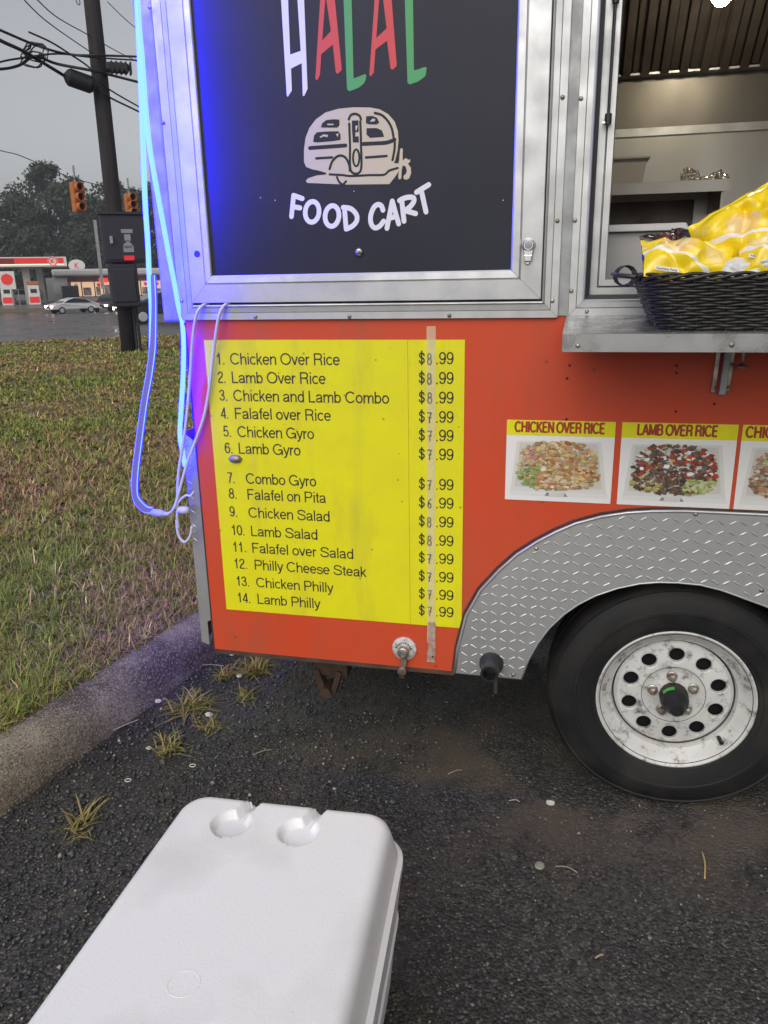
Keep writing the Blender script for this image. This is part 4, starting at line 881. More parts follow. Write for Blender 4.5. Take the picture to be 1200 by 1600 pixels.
# --- wheel
def rimy(r):
    pr = [(0, .036), (.045, .036), (.055, .040), (.075, .0405), (.086, .0345), (.118, .036), (.150, .041), (.158, .050), (.1625, .052), (.167, .034), (.180, .026), (.187, .014), (.195, .008), (.201, .002), (.205, -.002), (.209, .0)]
    for (a, ya), (b, yb) in zip(pr, pr[1:]):
        if r <= b: return ya+(yb-ya)*(r-a)/(b-a)
    return 0
def make_wheel():
    w = bpy.data.objects.new('wheel', None); COL.objects.link(w); w.parent = trailer; w.matrix_parent_inverse = Matrix.Translation(-trailer.location); w.location = (wcx, wcy, wcz)
    # tyre, slightly flattened where it stands
    tp = [(.196, .03), (.206, .004), (.213, -.004), (.222, -.006), (.224, -.009), (.245, -.0135), (.262, -.0155), (.264, -.0175), (.272, -.0175), (.274, -.0155), (.295, -.013), (.312, -.006), (.322, .0), (.326, -.002), (.334, .006), (.340, .018), (.344, .034)]
    tp += [(.3445, .052), (.336, .053), (.336, .060), (.345, .061), (.345, .092), (.337, .093), (.337, .100), (.345, .101), (.3445, .14), (.336, .16), (.30, .19), (.25, .20), (.20, .18)]
    mb = MB(); mb.lathe((0, 0, 0), tp, 'Y', 112)
    mb.v = [(v[0]*(1+.015*max(0, -v[2]/.345)**3), v[1]-.004*max(0, -v[2]/.345-.5), max(v[2]*(1-.034*max(0, -v[2]/.345)**4), -wcz+.001)) for v in mb.v]
    t = obj('tyre', mb, 'rubber', w, smooth='auto', local=True)
    # rim disc with ten hand holes
    pts = []; edges = []
    def ring(r, n, c=(0, 0), con=True, ph=0):
        o = len(pts)
        for j in range(n): th = 2*PI*j/n+ph; pts.append(Vector((c[0]+r*math.cos(th), c[1]+r*math.sin(th))))
        if con: edges.extend([(o+j, o+(j+1) % n) for j in range(n)])
    for r in (.209, .205, .201, .195, .187, .180, .167, .1625, .158, .150, .144): ring(r, 96)
    for r in (.092, .086, .075, .065, .055, .045): ring(r, 60)
    holes = []
    for k in range(10):
        th = rad(18)+k*2*PI/10; c = (.1205*math.cos(th), .1205*math.sin(th)); holes.append(c); ring(.0205, 20, c); ring(.0235, 20, c)
    ring(.034, 32)
    vv, ee, ff, *_ = delaunay_2d_cdt(pts, edges, [], 0, 1e-6)
    fs = []
    for f in ff:
        c = sum((vv[i] for i in f), Vector((0, 0)))/len(f)
        if c.length > .2092 or any((c-Vector(h)).length < .0203 for h in holes): continue
        fs.append(tuple(f))
    vs = []
    for v in vv:
        y = rimy(v.length)
        for h in holes:
            d_ = (v-Vector(h)).length
            if d_ < .021: y += .003
        vs.append((v.x, y, v.y))
    mb = MB().add(vs, fs)
    o = len(mb.v)
    for h in holes:
        mb.lathe((h[0], 0, h[1]), [(.0205, rimy(.1205)+.003), (.0205, rimy(.1205)+.012)], 'Y', 20)
    obj('rim', mb, 'rim', w, smooth='auto', local=True)
    for r_, w_ in ((.1605, .0022), (.1985, .0011), (.0845, .0008)): obj('groove_shade_ring', MB().tube([(r_*math.cos(t_), rimy(r_)-w_*.3, r_*math.sin(t_)) for t_ in np.linspace(0, 2*PI, 73)], w_, 6, cap=False), 'under', w, local=True)  # thin dark tubes that paint deeper shade into the rim's grooves
    obj('brake_drum', MB().lathe((0, 0, 0), [(.19, .03), (.19, .075), (.0001, .075)], 'Y', 40), 'void', w, local=True)
    for k in range(5):
        th = rad(98)+k*2*PI/5; c = (.0565*math.cos(th), .0565*math.sin(th))
        mb = MB(); mb.lathe((c[0], 0, c[1]), [(.0115, .04), (.0115, .025), (.0105, .021), (.006, .017), (.0001, .0165)], 'Y', 6)
        mb.lathe((c[0], 0, c[1]), [(.0145, .041), (.0145, .036), (.011, .034)], 'Y', 14)
        obj('lug_nut', mb, 'zinc', w, local=True)
    hub = obj('hub_cap', MB().lathe((0, 0, 0), [(.0365, .038), (.0375, .015), (.036, -.005), (.031, -.020), (.022, -.030), (.020, -.046), (.0175, -.050), (.012, -.050), (.011, -.046), (.0001, -.046)], 'Y', 36), 'black', w, smooth='auto', local=True)
    vs = []; n = 10
    for i in range(n+1):
        a = rad(95+52*i/n)
        for y, r in ((.010, .0384), (-.003, .0372)): vs.append((r*math.cos(a), y, r*math.sin(a)))
    obj('green_label', MB().add(vs, [(2*i, 2*i+1, 2*i+3, 2*i+2) for i in range(n)]), 'label_green', w, local=True)
    obj('valve_stem', MB().cyl((.128, .030, -.115), (.132, .006, -.119), .0055, 10), 'black', w, local=True)
    obj('balance_weight', MB().obox((-.186, .012, .018), Vector((.1, 0, 1)).normalized(), Vector((1, 0, 0)), Vector((0, 1, 0)), .010, .004, .004), 'zinc', w, local=True)
    return w
wheel = make_wheel()
w2 = copy_tree(wheel, trailer); w2.location = (2*AX-wcx, wcy, wcz)

# --- kitchen seen through the serving window
KY = 1.95
def zq(px, py, y): return onY(px, py, y).z
zst = zq(1080, 200, KY-.02)
part('kitchen_wall', MB().box(-.95, 3.3, KY, KY+.02, ZB+.101, zst-.02), 'steel')
part('kitchen_wall_strip', MB().box(-.95, 3.3, KY-.012, KY-.001, zst-.02, zst+.012), 'alu')
zl = zq(1080, 114, KY-.05)
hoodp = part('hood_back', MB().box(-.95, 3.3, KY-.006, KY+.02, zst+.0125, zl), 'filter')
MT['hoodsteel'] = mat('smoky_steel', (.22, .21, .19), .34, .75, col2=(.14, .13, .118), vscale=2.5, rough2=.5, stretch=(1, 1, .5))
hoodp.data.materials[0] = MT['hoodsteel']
part('hood_lip', MB().box(-.95, 3.3, KY-.075, KY-.0005, zl+.001, zl+.009), 'alu')
fz0, fz1, fy0, fy1 = zl+.012, zl+.42, KY-.07, KY-.55
for i in range(34):
    x = .0+.062*i/1.6+random.uniform(-.003, .003)
    ax = Vector((1, 0, 0)); ay = Vector((0, fy1-fy0, fz1-fz0)); Lh = ay.length/2; ay.normalize(); an = ax.cross(ay)
    c = Vector((x, (fy0+fy1)/2, (fz0+fz1)/2))
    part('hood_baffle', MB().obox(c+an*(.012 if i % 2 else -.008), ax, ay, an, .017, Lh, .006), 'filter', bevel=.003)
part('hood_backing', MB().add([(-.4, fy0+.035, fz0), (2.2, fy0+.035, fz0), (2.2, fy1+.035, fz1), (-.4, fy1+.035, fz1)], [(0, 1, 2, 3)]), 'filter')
ks0 = onY(1140, 279, 1.62)
part('kitchen_shelf', MB().box(-.3, ks0.x, 1.62, KY-.001, ks0.z-.003, ks0.z).box(-.3, ks0.x, 1.62, 1.6235, ks0.z-.045, ks0.z-.0035), 'steel')
part('shelf_support', MB().box(.58, .59, 1.63, KY-.002, ks0.z-.11, ks0.z-.004), 'steel')
part('shelf_shade_sheet', MB().box(-.3, .52, 1.925, KY-.0005, 1.0, ks0.z-.05), 'filter')  # dark sheet standing in for the band of shade below the shelf
part('kitchen_counter', MB().box(-.2, 1.75, .0605, .55, 1.335, 1.36), 'steel')
part('kitchen_counter', MB().box(-.2, 3.2, 1.30, KY-.0015, 1.0, 1.30), 'steel')
jam = onY(1200, 330, .10)
part('sliding_sash', MB().box(jam.x-.006, jam.x+.03, .095, .105, 1.41, 2.37), 'alu')
lb = onY(1128, -8, 1.25)
lampp = part('kitchen_lamp', MB().lathe(lb, [(.0002, -.034), (.018, -.030), (.030, -.016), (.034, 0), (.028, .018), (.018, .03)], 'Z', 20), 'bulb', smooth=True)
obj('lamp_holder', MB().lathe(lb, [(.045, .03), (.045, .06), (.0002, .062)], 'Z', 20).cyl(lb+Vector((0, 0, .06)), Vector((lb.x, lb.y, 2.715)), .012), 'alu_d', lampp)

# ================================================================== THINGS ON THE TRAILER
# foil parcels and tubs in the kitchen
def crumple(name, c, r, m, label, cat, sq=(1, 1, .8), amp=.5, group=None, seed=0):
    bm = bmesh.new(); bmesh.ops.create_icosphere(bm, subdivisions=4, radius=1)
    for v in bm.verts:
        n1 = noise.cell(v.co*3.3+Vector((seed, 0, 0)))-.5; n2 = noise.noise(v.co*4+Vector((seed, 3, 0)))
        k = 1+amp*(.28*n1+.4*n2); v.co = Vector((v.co.x*k*sq[0], v.co.y*k*sq[1], max(v.co.z*k*sq[2], -.55*sq[2])))*r
    me = bpy.data.meshes.new(name); bm.to_mesh(me); bm.free(); me.materials.append(MT[m]); o = bpy.data.objects.new(name, me); COL.objects.link(o); o.location = c
    return tag(o, label, cat, group)
for i, (px, r, sq, lab) in enumerate(((1075, .032, (1.1, 1, 1.05), 'larger crumpled foil parcel on the kitchen shelf, left of the other two'), (1098, .019, (1.5, 1, .7), 'small flat scrap of foil between two parcels on the kitchen shelf'), (1122, .030, (1.2, 1, .85), 'crumpled foil parcel at the right end of the kitchen shelf'))):
    q = onY(px, 275, 1.72); crumple('foil_parcel', (q.x, 1.70, ks0.z+r*.55*sq[2]), r, 'foil', lab, 'foil', sq, 1.0, 'foil parcels on the kitchen shelf', i*5)
q = onY(955, 262, 1.72)
tub = thing('food_tub', 'cloudy plastic tub with a rim standing on the kitchen shelf', 'tub', (q.x, 1.76, ks0.z))
def taper_box(mb, cx, cy, z0, z1, w0, d0, w1, d1, inner=None):
    def ringp(w, d, z): return [(cx-w, cy-d, z), (cx+w, cy-d, z), (cx+w, cy+d, z), (cx-w, cy+d, z)]
    vs = ringp(w0, d0, z0)+ringp(w1, d1, z1); fs = [(3, 2, 1, 0)]+[(i, (i+1) % 4, 4+(i+1) % 4, 4+i) for i in range(4)]
    if inner:
        vs += ringp(w1-inner, d1-inner, z1)+ringp(w0-inner, d0-inner, z0+inner); fs += [(4+i, 4+(i+1) % 4, 8+(i+1) % 4, 8+i) for i in range(4)]+[(8+i, 8+(i+1) % 4, 12+(i+1) % 4, 12+i) for i in range(4)]+[(12, 13, 14, 15)]
    else: fs.append((4, 5, 6, 7))
    return mb.add(vs, fs)
hh = zq(985, 246, 1.70)-ks0.z
obj('tub_body', taper_box(MB(), q.x, 1.76, ks0.z+.0005, ks0.z+hh-.012, .125, .08, .14, .09, .004), 'clearplastic', tub, bevel=.006)
obj('tub_rim', taper_box(MB(), q.x, 1.76, ks0.z+hh-.0115, ks0.z+hh, .15, .1, .152, .102, .012), 'grayplastic', tub, bevel=.003)
# grey bus tub just inside the window
e0 = onY(1077, 348, .20); e1 = onY(1048, 425, .20)
bt = thing('bus_tub', 'grey plastic tub with flared sides just inside the serving window', 'tub', (.12, .3, 1.36))
obj('tub_body', taper_box(MB(), -.02, .32, 1.3605, e0.z-.018, e1.x+.0, .11, e0.x+.008, .125, .006), 'grayplastic', bt, bevel=.012)
obj('tub_rim', taper_box(MB(), -.02, .32, e0.z-.0175, e0.z, e0.x+.020, .14, e0.x+.012, .135, .016), 'grayplastic', bt, bevel=.004)
# dark wicker basket
bxl = onY(1033, 512, -.325); brt = onY(995, 432, -.325)
by0, by1 = -.318, -.075; bzl = shelfz(by0); bzt = onY(1012, 436, -.33).z; bx0 = bxl.x+.004; bx1 = bx0+.40
basket = thing('wicker_basket', 'black woven basket of snack bags on the serving shelf', 'basket', (bx0+.2, -.2, bzl))
def rr_path(x0, x1, y0, y1, r, n):
    L = []; per = []
    cs_ = [((x1-r, y0+r), -PI/2), ((x1-r, y1-r), 0), ((x0+r, y1-r), PI/2), ((x0+r, y0+r), PI)]
    for (c, a0) in cs_:
        for k in range(9): a = a0+PI/2*k/8; L.append((c[0]+r*math.cos(a), c[1]+r*math.sin(a), math.cos(a), math.sin(a)))
    L.append(L[0]); acc = [0]
    for p, q_ in zip(L, L[1:]): acc.append(acc[-1]+math.hypot(p[0]-q_[0], p[1]-q_[1]))
    out = []
    for i in range(n):
        s = acc[-1]*i/n; k = max(j for j in range(len(acc)) if acc[j] <= s+1e-9); k = min(k, len(L)-2); t = (s-acc[k])/max(acc[k+1]-acc[k], 1e-9)
        out.append(tuple(L[k][j]+(L[k+1][j]-L[k][j])*t for j in range(4)))
    return out
NR, NS = 17, 46
H = bzt-bzl
weave = MB()
for i in range(NR):
    t = (i+.5)/NR; fl = .042*t**.8
    pth = rr_path(bx0-fl, bx1+fl, by0-fl*.35, by1+fl*.6, .05, NS*4)
    pts = []
    for k, p in enumerate(pth):
        w_ = .0030*math.cos(PI*(k/4)+PI*i)
        pts.append((p[0]+p[2]*w_, p[1]+p[3]*w_, bzl+.003+t*H*.93+.0008*math.sin(k*.7+i)))
    pts.append(pts[0]); weave.tube(pts, .0030, 5, cap=False)
obj('weave', weave, 'wicker', basket, smooth=True)
for k in range(NS):
    p0 = rr_path(bx0, bx1, by0, by1, .05, NS)[k]; p1 = rr_path(bx0-.042, bx1+.042, by0-.015, by1+.025, .05, NS)[k]
    obj('stake', MB().tube([(p0[0], p0[1], bzl+.001), ((p0[0]*.45+p1[0]*.55), (p0[1]*.45+p1[1]*.55), bzl+H*.5), (p1[0], p1[1], bzt)], .0026, 5), 'wicker', basket)
rimm = MB(); pth = rr_path(bx0-.045, bx1+.045, by0-.016, by1+.027, .055, 220)
for ph in (0, PI*2/3, PI*4/3):
    pts = [(p[0]+p[2]*.0055*math.cos(k*.32+ph), p[1]+p[3]*.0055*math.cos(k*.32+ph), bzt+.003+.0055*math.sin(k*.32+ph)) for k, p in enumerate(pth)]; pts.append(pts[0]); rimm.tube(pts, .0036, 5, cap=False)
obj('rim', rimm, 'wicker', basket, smooth=True)
hx = bx0-.05
hd = MB()
for k in range(5):
    a = rad(20+35*k); cpt = Vector((hx-.012, -.20+.028*k-.05, bzt))
    hd.tube([(cpt.x+.020*math.cos(t)-.008, cpt.y+.01*math.sin(2*t), cpt.z+.006+.020*math.sin(t)) for t in np.linspace(0, 2*PI, 14)], .0017, 5)
hd.tube([(hx-.005, -.29, bzt+.004), (hx-.040, -.26, bzt+.008), (hx-.045, -.2, bzt+.010), (hx-.005, -.12, bzt+.004)], .0045, 8)
obj('handle', hd, 'wicker', basket, smooth=True)
obj('basket_bottom', MB().box(bx0+.012, bx1-.012, by0+.012, by1-.012, bzl+.012, bzl+.016), 'wicker', basket)
# snack bags
def bag(c, w, h, th, rot, m, label, seed, group='snack bags in the basket'):
    n, k = 64, 56; vs = []; fs = []; gb = random.Random(int(seed*100)); folds = {}
    for s in (1, -1):
        folds[s] = []
        for _ in range(13):
            a_ = gb.uniform(0, PI); folds[s].append((gb.uniform(-.75, .75), gb.uniform(-.75, .75), math.cos(a_), math.sin(a_), gb.uniform(.25, .75), gb.uniform(.14, .42), gb.choice((1, 1, -.5))))
        for t_ in np.linspace(-.8, .8, 6): folds[s].append((t_, gb.choice((-.85, .85)), gb.uniform(-.2, .2), 1, gb.uniform(.25, .5), gb.uniform(.10, .25), 1))
    for s in (1, -1):
        o = len(vs)
        for j in range(k+1):
            for i in range(n+1):
                u = i/n*2-1; v = j/k*2-1
                e = max(0, (1-abs(u)**2.6))**.6*max(0, (1-min(1, abs(v)/.90)**3.0))**.55
                cr = .12+noise.noise(Vector((u*1.5+seed, v*1.5, s)))*.35
                for fx, fy, dx, dy, L_, am, sg in folds[s]:
                    al = (u-fx)*dx+(v-fy)*dy; pe = abs(-(u-fx)*dy+(v-fy)*dx)
                    cr -= sg*am*max(0, 1-pe/.20)**1.6*max(0, 1-(al/L_)**2)
                cr_seal = .0011*math.sin(v*150) if abs(v) > .90 else 0
                zz = s*max(.0006, th*e*(1+cr))+.012*noise.noise(Vector((u*2+seed, v*2, 9)))+cr_seal+.004*noise.noise(Vector((u*5+seed, 3, 9)))*(abs(v) > .85)
                vs.append((u*w/2*(1-.10*e), v*h/2*(1-.08*e), zz))
        for j in range(k):
            for i in range(n): q_ = (o+j*(n+1)+i, o+j*(n+1)+i+1, o+(j+1)*(n+1)+i+1, o+(j+1)*(n+1)+i); fs.append(q_ if s == 1 else q_[::-1])
    vs = [tuple(Vector(p)+Vector((noise.noise(Vector(p)*14+Vector((seed, 0, 0)))*.010, noise.noise(Vector(p)*14+Vector((0, seed, 0)))*.009, noise.noise(Vector(p)*12+Vector((0, 0, seed)))*.014))) for p in vs]
    me = bpy.data.meshes.new('snack_bag'); me.from_pydata(vs, [], fs); me.materials.append(MT[m]); me.polygons.foreach_set('use_smooth', [True]*len(me.polygons))
    o = bpy.data.objects.new('snack_bag', me); COL.objects.link(o); o.location = c; o.rotation_euler = rot
    return tag(o, label, 'snack bag', group)
def inb(px, py, y): p = onY(px, py, y); return p
p = inb(1082, 412, -.28); b1 = bag((p.x-.006, -.262, p.z+.004), .175, .115, .036, (rad(42), rad(8), rad(9)), 'bagyel', 'yellow snack bag lying low at the left front of the basket', 1.3)
p = inb(1172, 368, -.22); b2 = bag((p.x+.012, -.20, p.z+.012), .20, .15, .042, (rad(60), rad(-31), rad(14)), 'bagyel', 'tallest yellow snack bag standing up at the back of the basket', 5.1)
p = inb(1190, 405, -.28); b3 = bag((p.x+.035, -.268, p.z-.004), .15, .11, .034, (rad(40), rad(6), rad(-12)), 'bagyel', 'yellow snack bag in front of the tall one, cut by the photo edge', 9.7)
p = inb(1175, 425, -.3); b4 = bag((p.x+.01, -.292, p.z-.002), .13, .06, .018, (rad(60), rad(3), 0), 'bagwht', 'white snack bag poking out at the basket rim', 3.3)
p = inb(1040, 395, -.2); b5 = bag((p.x, -.185, p.z-.004), .10, .09, .022, (rad(70), rad(-14), rad(25)), 'bagblk', 'small dark snack bag behind the yellow one at the basket corner', 7.2)
p = inb(1095, 376, -.13); b6 = bag((p.x, -.13, p.z-.012), .12, .08, .022, (rad(60), rad(8), rad(-10)), 'bagblk', 'dark and red snack bag at the back of the basket', 2.2)
# nutrition print on the low bags
MT['printwhite'] = mat('bag_print_white', (.72, .72, .70), .35)
for bg0, x0, x1, yy, zz in ((b3, -.055, .0, -.030, .0315), (b1, -.075, -.03, -.055, .021)):
    mb = MB().box(x0, x1, yy-.005, yy+.006, zz, zz+.0006); oo = obj('printed_strip', mb, 'printwhite', bg0, local=True)
    tm = text_mesh('Nutrition Facts', x0+.003, 0, x1-.003, .006, 0, offset=.02); tm.v = [(v[0], yy-.003+v[2], zz+.0009) for v in tm.v]; obj('print_text', tm, 'ink', bg0, local=True)

# ================================================================== ROPE LIGHT AND CORDS
YR = -.09
def rp(px, py, y=YR): return onY(px, py, y)
rope = thing('rope_light', 'glowing blue LED rope light hanging down the trailer corner', 'rope light', onY(225, 300, YR))
pa = smooth_path([rp(207, -260), rp(210, -120), rp(214, 0), rp(217, 60), rp(221, 150), rp(224, 240), rp(227, 320), rp(231, 380), rp(233, 430), rp(235, 470), rp(235, 510), rp(234, 545)], 7)
obj('lit_strand', MB().tube(pa, .0062, 12, rr=[.0062 if i < len(pa)-24 else .0062-.0045*(i-len(pa)+24)/24 for i in range(len(pa))]), 'rope', rope, smooth=True)
pl = [(233, 430), (235, 470), (235, 510), (234, 545), (229, 585), (221, 630), (213, 690), (208, 730), (206, 760), (210, 784), (222, 798), (232, 801)]
def offs(k): return [(a+k[0], b_+k[1]) for a, b_ in pl]
lo = smooth_path([rp(*p) for p in pl], 6)
pr_ = smooth_path([rp(a+8 if b_ < 780 else a+6, b_ if b_ < 780 else b_-7) for a, b_ in pl], 6)
obj('lit_edge', MB().tube(lo, .0018, 6), 'rope', rope, smooth=True)
obj('lit_edge', MB().tube(pr_, .0018, 6), 'rope', rope, smooth=True)
vs = []; fs = []
for a, b_ in zip(lo, pr_): vs += [a+Vector((0, -.002, 0)), b_+Vector((0, -.002, 0)), b_+Vector((0, .010, 0)), a+Vector((0, .010, 0))]
for i in range(len(lo)-1):
    for k in range(4): fs.append((4*i+k, 4*i+(k+1) % 4, 4*i+4+(k+1) % 4, 4*i+4+k))
obj('silicone_face', MB().add(vs, fs), 'rope_off', rope, smooth='auto')
pb_ = smooth_path([rp(207, -260), rp(211, -100), rp(216, 20), rp(222, 90), rp(227, 160), rp(234, 230), rp(244, 290, -.09), rp(255, 350, -.065), rp(264, 400, -.045), rp(272, 440, -.022), rp(278, 475, .0), rp(282, 492, .008), rp(285, 505, .004), rp(287, 540, -.022), rp(286, 590, -.028), rp(283, 640, -.028), rp(281, 680, -.02), rp(285, 705, -.01), rp(289, 728, .002)], 6)
obj('lit_strand', MB().tube(pb_, .0062, 12), 'rope', rope, smooth=True)
for o_ in rope.children:
    if not o_.name.startswith('lit_'): continue
    o_.data.materials.append(MT['rope_back_glow'])
    for p_ in o_.data.polygons:
        if p_.normal.y > .8: p_.material_index = 1
# cords
YC = -.03
def cord(label, pts, r=.0042, parent=None):
    o = obj('power_cord', MB().tube(smooth_path([onY(a, b_, y) for a, b_, y in pts], 6), r, 8), 'cord', smooth=True)
    return tag(o, label, 'cord', 'cords on the trailer corner')
c1 = cord('pale power cord hooked over the hatch trim nearer the corner', [(326, 474, -.006), (316, 478, -.02), (307, 492, -.028), (301, 530, -.022), (297, 590, -.02), (292, 650, -.02), (285, 700, -.02), (279, 740, -.02), (277, 790, -.02), (277, 812, -.02)])
c2 = cord('pale power cord hooked over the hatch trim beside the menu corner', [(359, 474, -.006), (350, 478, -.02), (342, 495, -.028), (335, 540, -.02), (328, 600, -.014), (319, 650, -.012), (305, 690, -.014), (292, 725, -.018), (281, 765, -.022), (272, 796, -.024)], .0046)
def pod(o, px, py, y, L, r, d, name='plug'):
    c = onY(px, py, y); d = Vector(d).normalized(); obj(name, MB().tube([c-d*L, c-d*L*.85, c-d*L*.3, c+d*L*.5, c+d*L*.9, c+d*L], r, 14, rr=[r*.5, r*.85, r, r, r*.8, r*.45]), 'cord', o, smooth=True)
pod(c2, 245, 801, -.03, .024, .0105, (1, 0, -.1)); pod(c2, 259, 803, -.03, .010, .006, (1, 0, 0), 'connector')
obj('cord_end', MB().tube(smooth_path([onY(a, b_, -.028) for a, b_ in ((262, 803), (268, 799), (274, 790))], 5), .004, 8), 'cord', c2, smooth=True)
pod(c1, 287, 797, -.022, .017, .011, (1, 0, 0))
obj('cord_loop', MB().tube(smooth_path([onY(a, b_, -.02) for a, b_ in ((277, 815), (277, 826), (281, 840), (289, 847), (297, 838), (300, 822))], 5), .0045, 8), 'cord', c1, smooth=True)
obj('cord_loop', MB().tube(smooth_path([onY(a, b_, -.02) for a, b_ in ((275, 790), (283, 780), (291, 774), (298, 775), (303, 768))], 5), .0035, 8), 'cord', c1, smooth=True)
obj('connector', MB().cyl(onY(277, 812, -.02), onY(278, 824, -.02), .0062, 12), 'cord', c1, smooth='auto')

# ================================================================== COOLER
CZ = .40
cooler = thing('foam_cooler', 'big white foam cooler with two cup recesses in its lid', 'cooler')
rot = rad(2.4)
fl = onZ(290, 1244, CZ); lf = onZ(233, 1311, CZ); rt = onZ(583, 1334, CZ)
ca, sa = math.cos(rot), math.sin(rot)
CW, CL = .448, .66
org = Vector((lf.x+.012, fl.y+.020, 0)) # far left corner of the lid
def cl(u, v, z):
    u = u+(u/CW-.5)*2*.032*max(v, 0)-.008*max(v, 0)
    return Vector((org.x+u*ca+v*sa, org.y+u*sa-v*ca+.0, z))     # u right, v towards the camera
def rrect(w0, w1, v0, v1, r, n=96):
    L = []
    for (cx, cy, a0) in ((w1-r, v0+r, -PI/2), (w1-r, v1-r, 0), (w0+r, v1-r, PI/2), (w0+r, v0+r, PI)):
        for k in range(n//4): a = a0+PI/2*k/(n//4-1); L.append((cx+r*math.cos(a), cy+r*math.sin(a)))
    return L
def dens(L, step):
    out = []
    for i in range(len(L)):
        a, b = L[i], L[(i+1) % len(L)]; k = max(1, int(math.hypot(a[0]-b[0], a[1]-b[1])/step))
        for j in range(k): out.append((a[0]+(b[0]-a[0])*j/k, a[1]+(b[1]-a[1])*j/k))
    return out
def inv(px, py, z):
    p = onZ(px, py, z); dx, dy = p.x-org.x, p.y-org.y; return dx*ca+dy*sa, dx*sa-dy*ca
cups = [inv(362, 1286, CZ), inv(466, 1299, CZ)]
def recess(u, v):
    h = 0
    for cu, cv in cups:
        d_ = math.hypot(u-cu, (v-cv)); k = max(0, min(1, (.0415-d_)/.011)); h = max(h, .017*k*k*(3-2*k))
        w_ = abs(u-cu-(cv-v)*.30); 
        if v < cv: k = max(0, min(1, (.0175-w_)/.011)); h = max(h, (.017+.010*max(0, 1-v/.03))*k*k*(3-2*k))
    return h
base = dens(rrect(0, CW, 0, CL, .062), .0045); nb = len(base)
loops = []
def inset(i, r0=.062): 
    r = max(.004, r0-i); L = rrect(i, CW-i, i, CL-i, r); return L
def resample(L, n):   # keep correspondence by angle-ordered arc parameter
    L = L+[L[0]]; acc = [0]
    for p, q_ in zip(L, L[1:]): acc.append(acc[-1]+math.hypot(p[0]-q_[0], p[1]-q_[1]))
    out = []; k = 0
    for i in range(n):
        s = acc[-1]*i/n
        while acc[k+1] < s: k += 1
        t = (s-acc[k])/max(acc[k+1]-acc[k], 1e-9); out.append((L[k][0]+(L[k+1][0]-L[k][0])*t, L[k][1]+(L[k+1][1]-L[k][1])*t))
    return out
n = 520; mb = MB(); prev = None
spec = [(-.022, .306), (-.024, .309), (-.024, .326), (-.020, .3285), (-.014, .330), (-.012, .336), (-.006, .362), (-.001, .380), (.003, .390), (.010, .3965), (.016, .3990), (.022, .400)]+[(.022+.0045*k, .400) for k in range(1, 28)]+[(.150, .400), (.20, .400)]
for ins, z in spec:
    L = resample(inset(ins, .055), n); row = []
    for u, v in L:
        zz = z
        if z > .345: zz = min(z, .400-recess(u, max(v, 0) if v > 0 else v)) if ins < .15 else z
        zz += .0006*noise.noise(Vector((u*9, v*9, 0)))
        row.append(cl(u, v, zz))
    o = len(mb.v); mb.v += [tuple(p) for p in row]
    if prev is not None: mb.f += [(prev+i, prev+(i+1) % n, o+(i+1) % n, o+i) for i in range(n)]
    prev = o
mb.f.append(tuple(prev+i for i in range(n)))
obj('lid', mb, 'foam', cooler, smooth='auto')
mb = MB(); prev = None
for ins, z in [(.012, .001), (.006, .006), (-.004, .11), (-.008, .17), (-.013, .172), (-.014, .182), (-.010, .185), (-.020, .285), (-.021, .3045), (.030, .305)]:
    L = resample(inset(ins, .06), 160); o = len(mb.v); mb.v += [tuple(cl(u, v, z)) for u, v in L]
    if prev is not None: mb.f += [(prev+i, prev+(i+1) % 160, o+(i+1) % 160, o+i) for i in range(160)]
    else: mb.f.append(tuple(range(159, -1, -1)))
    prev = o
obj('box', mb, 'foam', cooler, smooth='auto')
# moulding ring pressed into the lid
u, v = inv(292, 1538, CZ)
obj('mould_mark', MB().tube([cl(u+.024*math.cos(t), v+.024*math.sin(t), CZ+.0002) for t in np.linspace(0, 2*PI, 40)], .0005, 5), 'foam', cooler, smooth=True)

# ================================================================== WEEDS AND LITTER
def weed(px, py, n, size, label, dead=.4, seed=0):
    g = random.Random(seed); p = onZ(px, py, 0); mb = MB(); cols = []
    for k in range(n):
        az = g.uniform(0, 2*PI); L_ = size*g.uniform(.5, 1.25); el = g.uniform(.15, 1.2); b0 = Vector((p.x+g.gauss(0, size*.22), p.y+g.gauss(0, size*.22), .002))
        pts = []; w = g.uniform(.0016, .0032)
        for t in (0, .35, .7, 1): 
            e = el-t*1.1; pts.append(b0+Vector((math.cos(az)*L_*t*math.cos(el*.8), math.sin(az)*L_*t*math.cos(el*.8), max(.002, L_*(t*math.sin(el)-.45*t*t)))))
        sd = Vector((-math.sin(az), math.cos(az), 0))
        o = len(mb.v)
        for i, q_ in enumerate(pts[:-1]): ww = w*(1, .95, .65)[i]; mb.v += [tuple(q_-sd*ww), tuple(q_+sd*ww)]
        mb.v.append(tuple(pts[-1])); mb.f += [(o, o+1, o+3, o+2), (o+2, o+3, o+5, o+4), (o+4, o+5, o+6)]
        c = (.30, .22, .08) if g.random() < dead else g.choice([(.16, .17, .04), (.22, .20, .05), (.12, .15, .035)])
        s_ = g.uniform(.7, 1.25); cols += [tuple(q_*s_ for q_ in c)]*3
    return tag(obj('weed_tuft', mb, 'grass', colors=cols, fix=False), label, 'weed', 'weeds growing along the kerb')
weed(128, 1292, 34, .10, 'sparse yellow weed standing alone on the asphalt left of the cooler', .75, 1)
weed(262, 1172, 60, .09, 'low yellow green weed tuft between the kerb and the cooler', .45, 2)
weed(300, 1105, 110, .115, 'largest weed tuft beside the kerb with orange tips', .45, 3)
weed(330, 1138, 40, .07, 'small weed tuft touching the front of the largest tuft', .5, 6)
weed(385, 1092, 30, .085, 'thin upright weed to the right of the largest tuft', .45, 4)
weed(400, 1048, 120, .10, 'spread of weeds under the bottom edge of the orange panel', .5, 5)
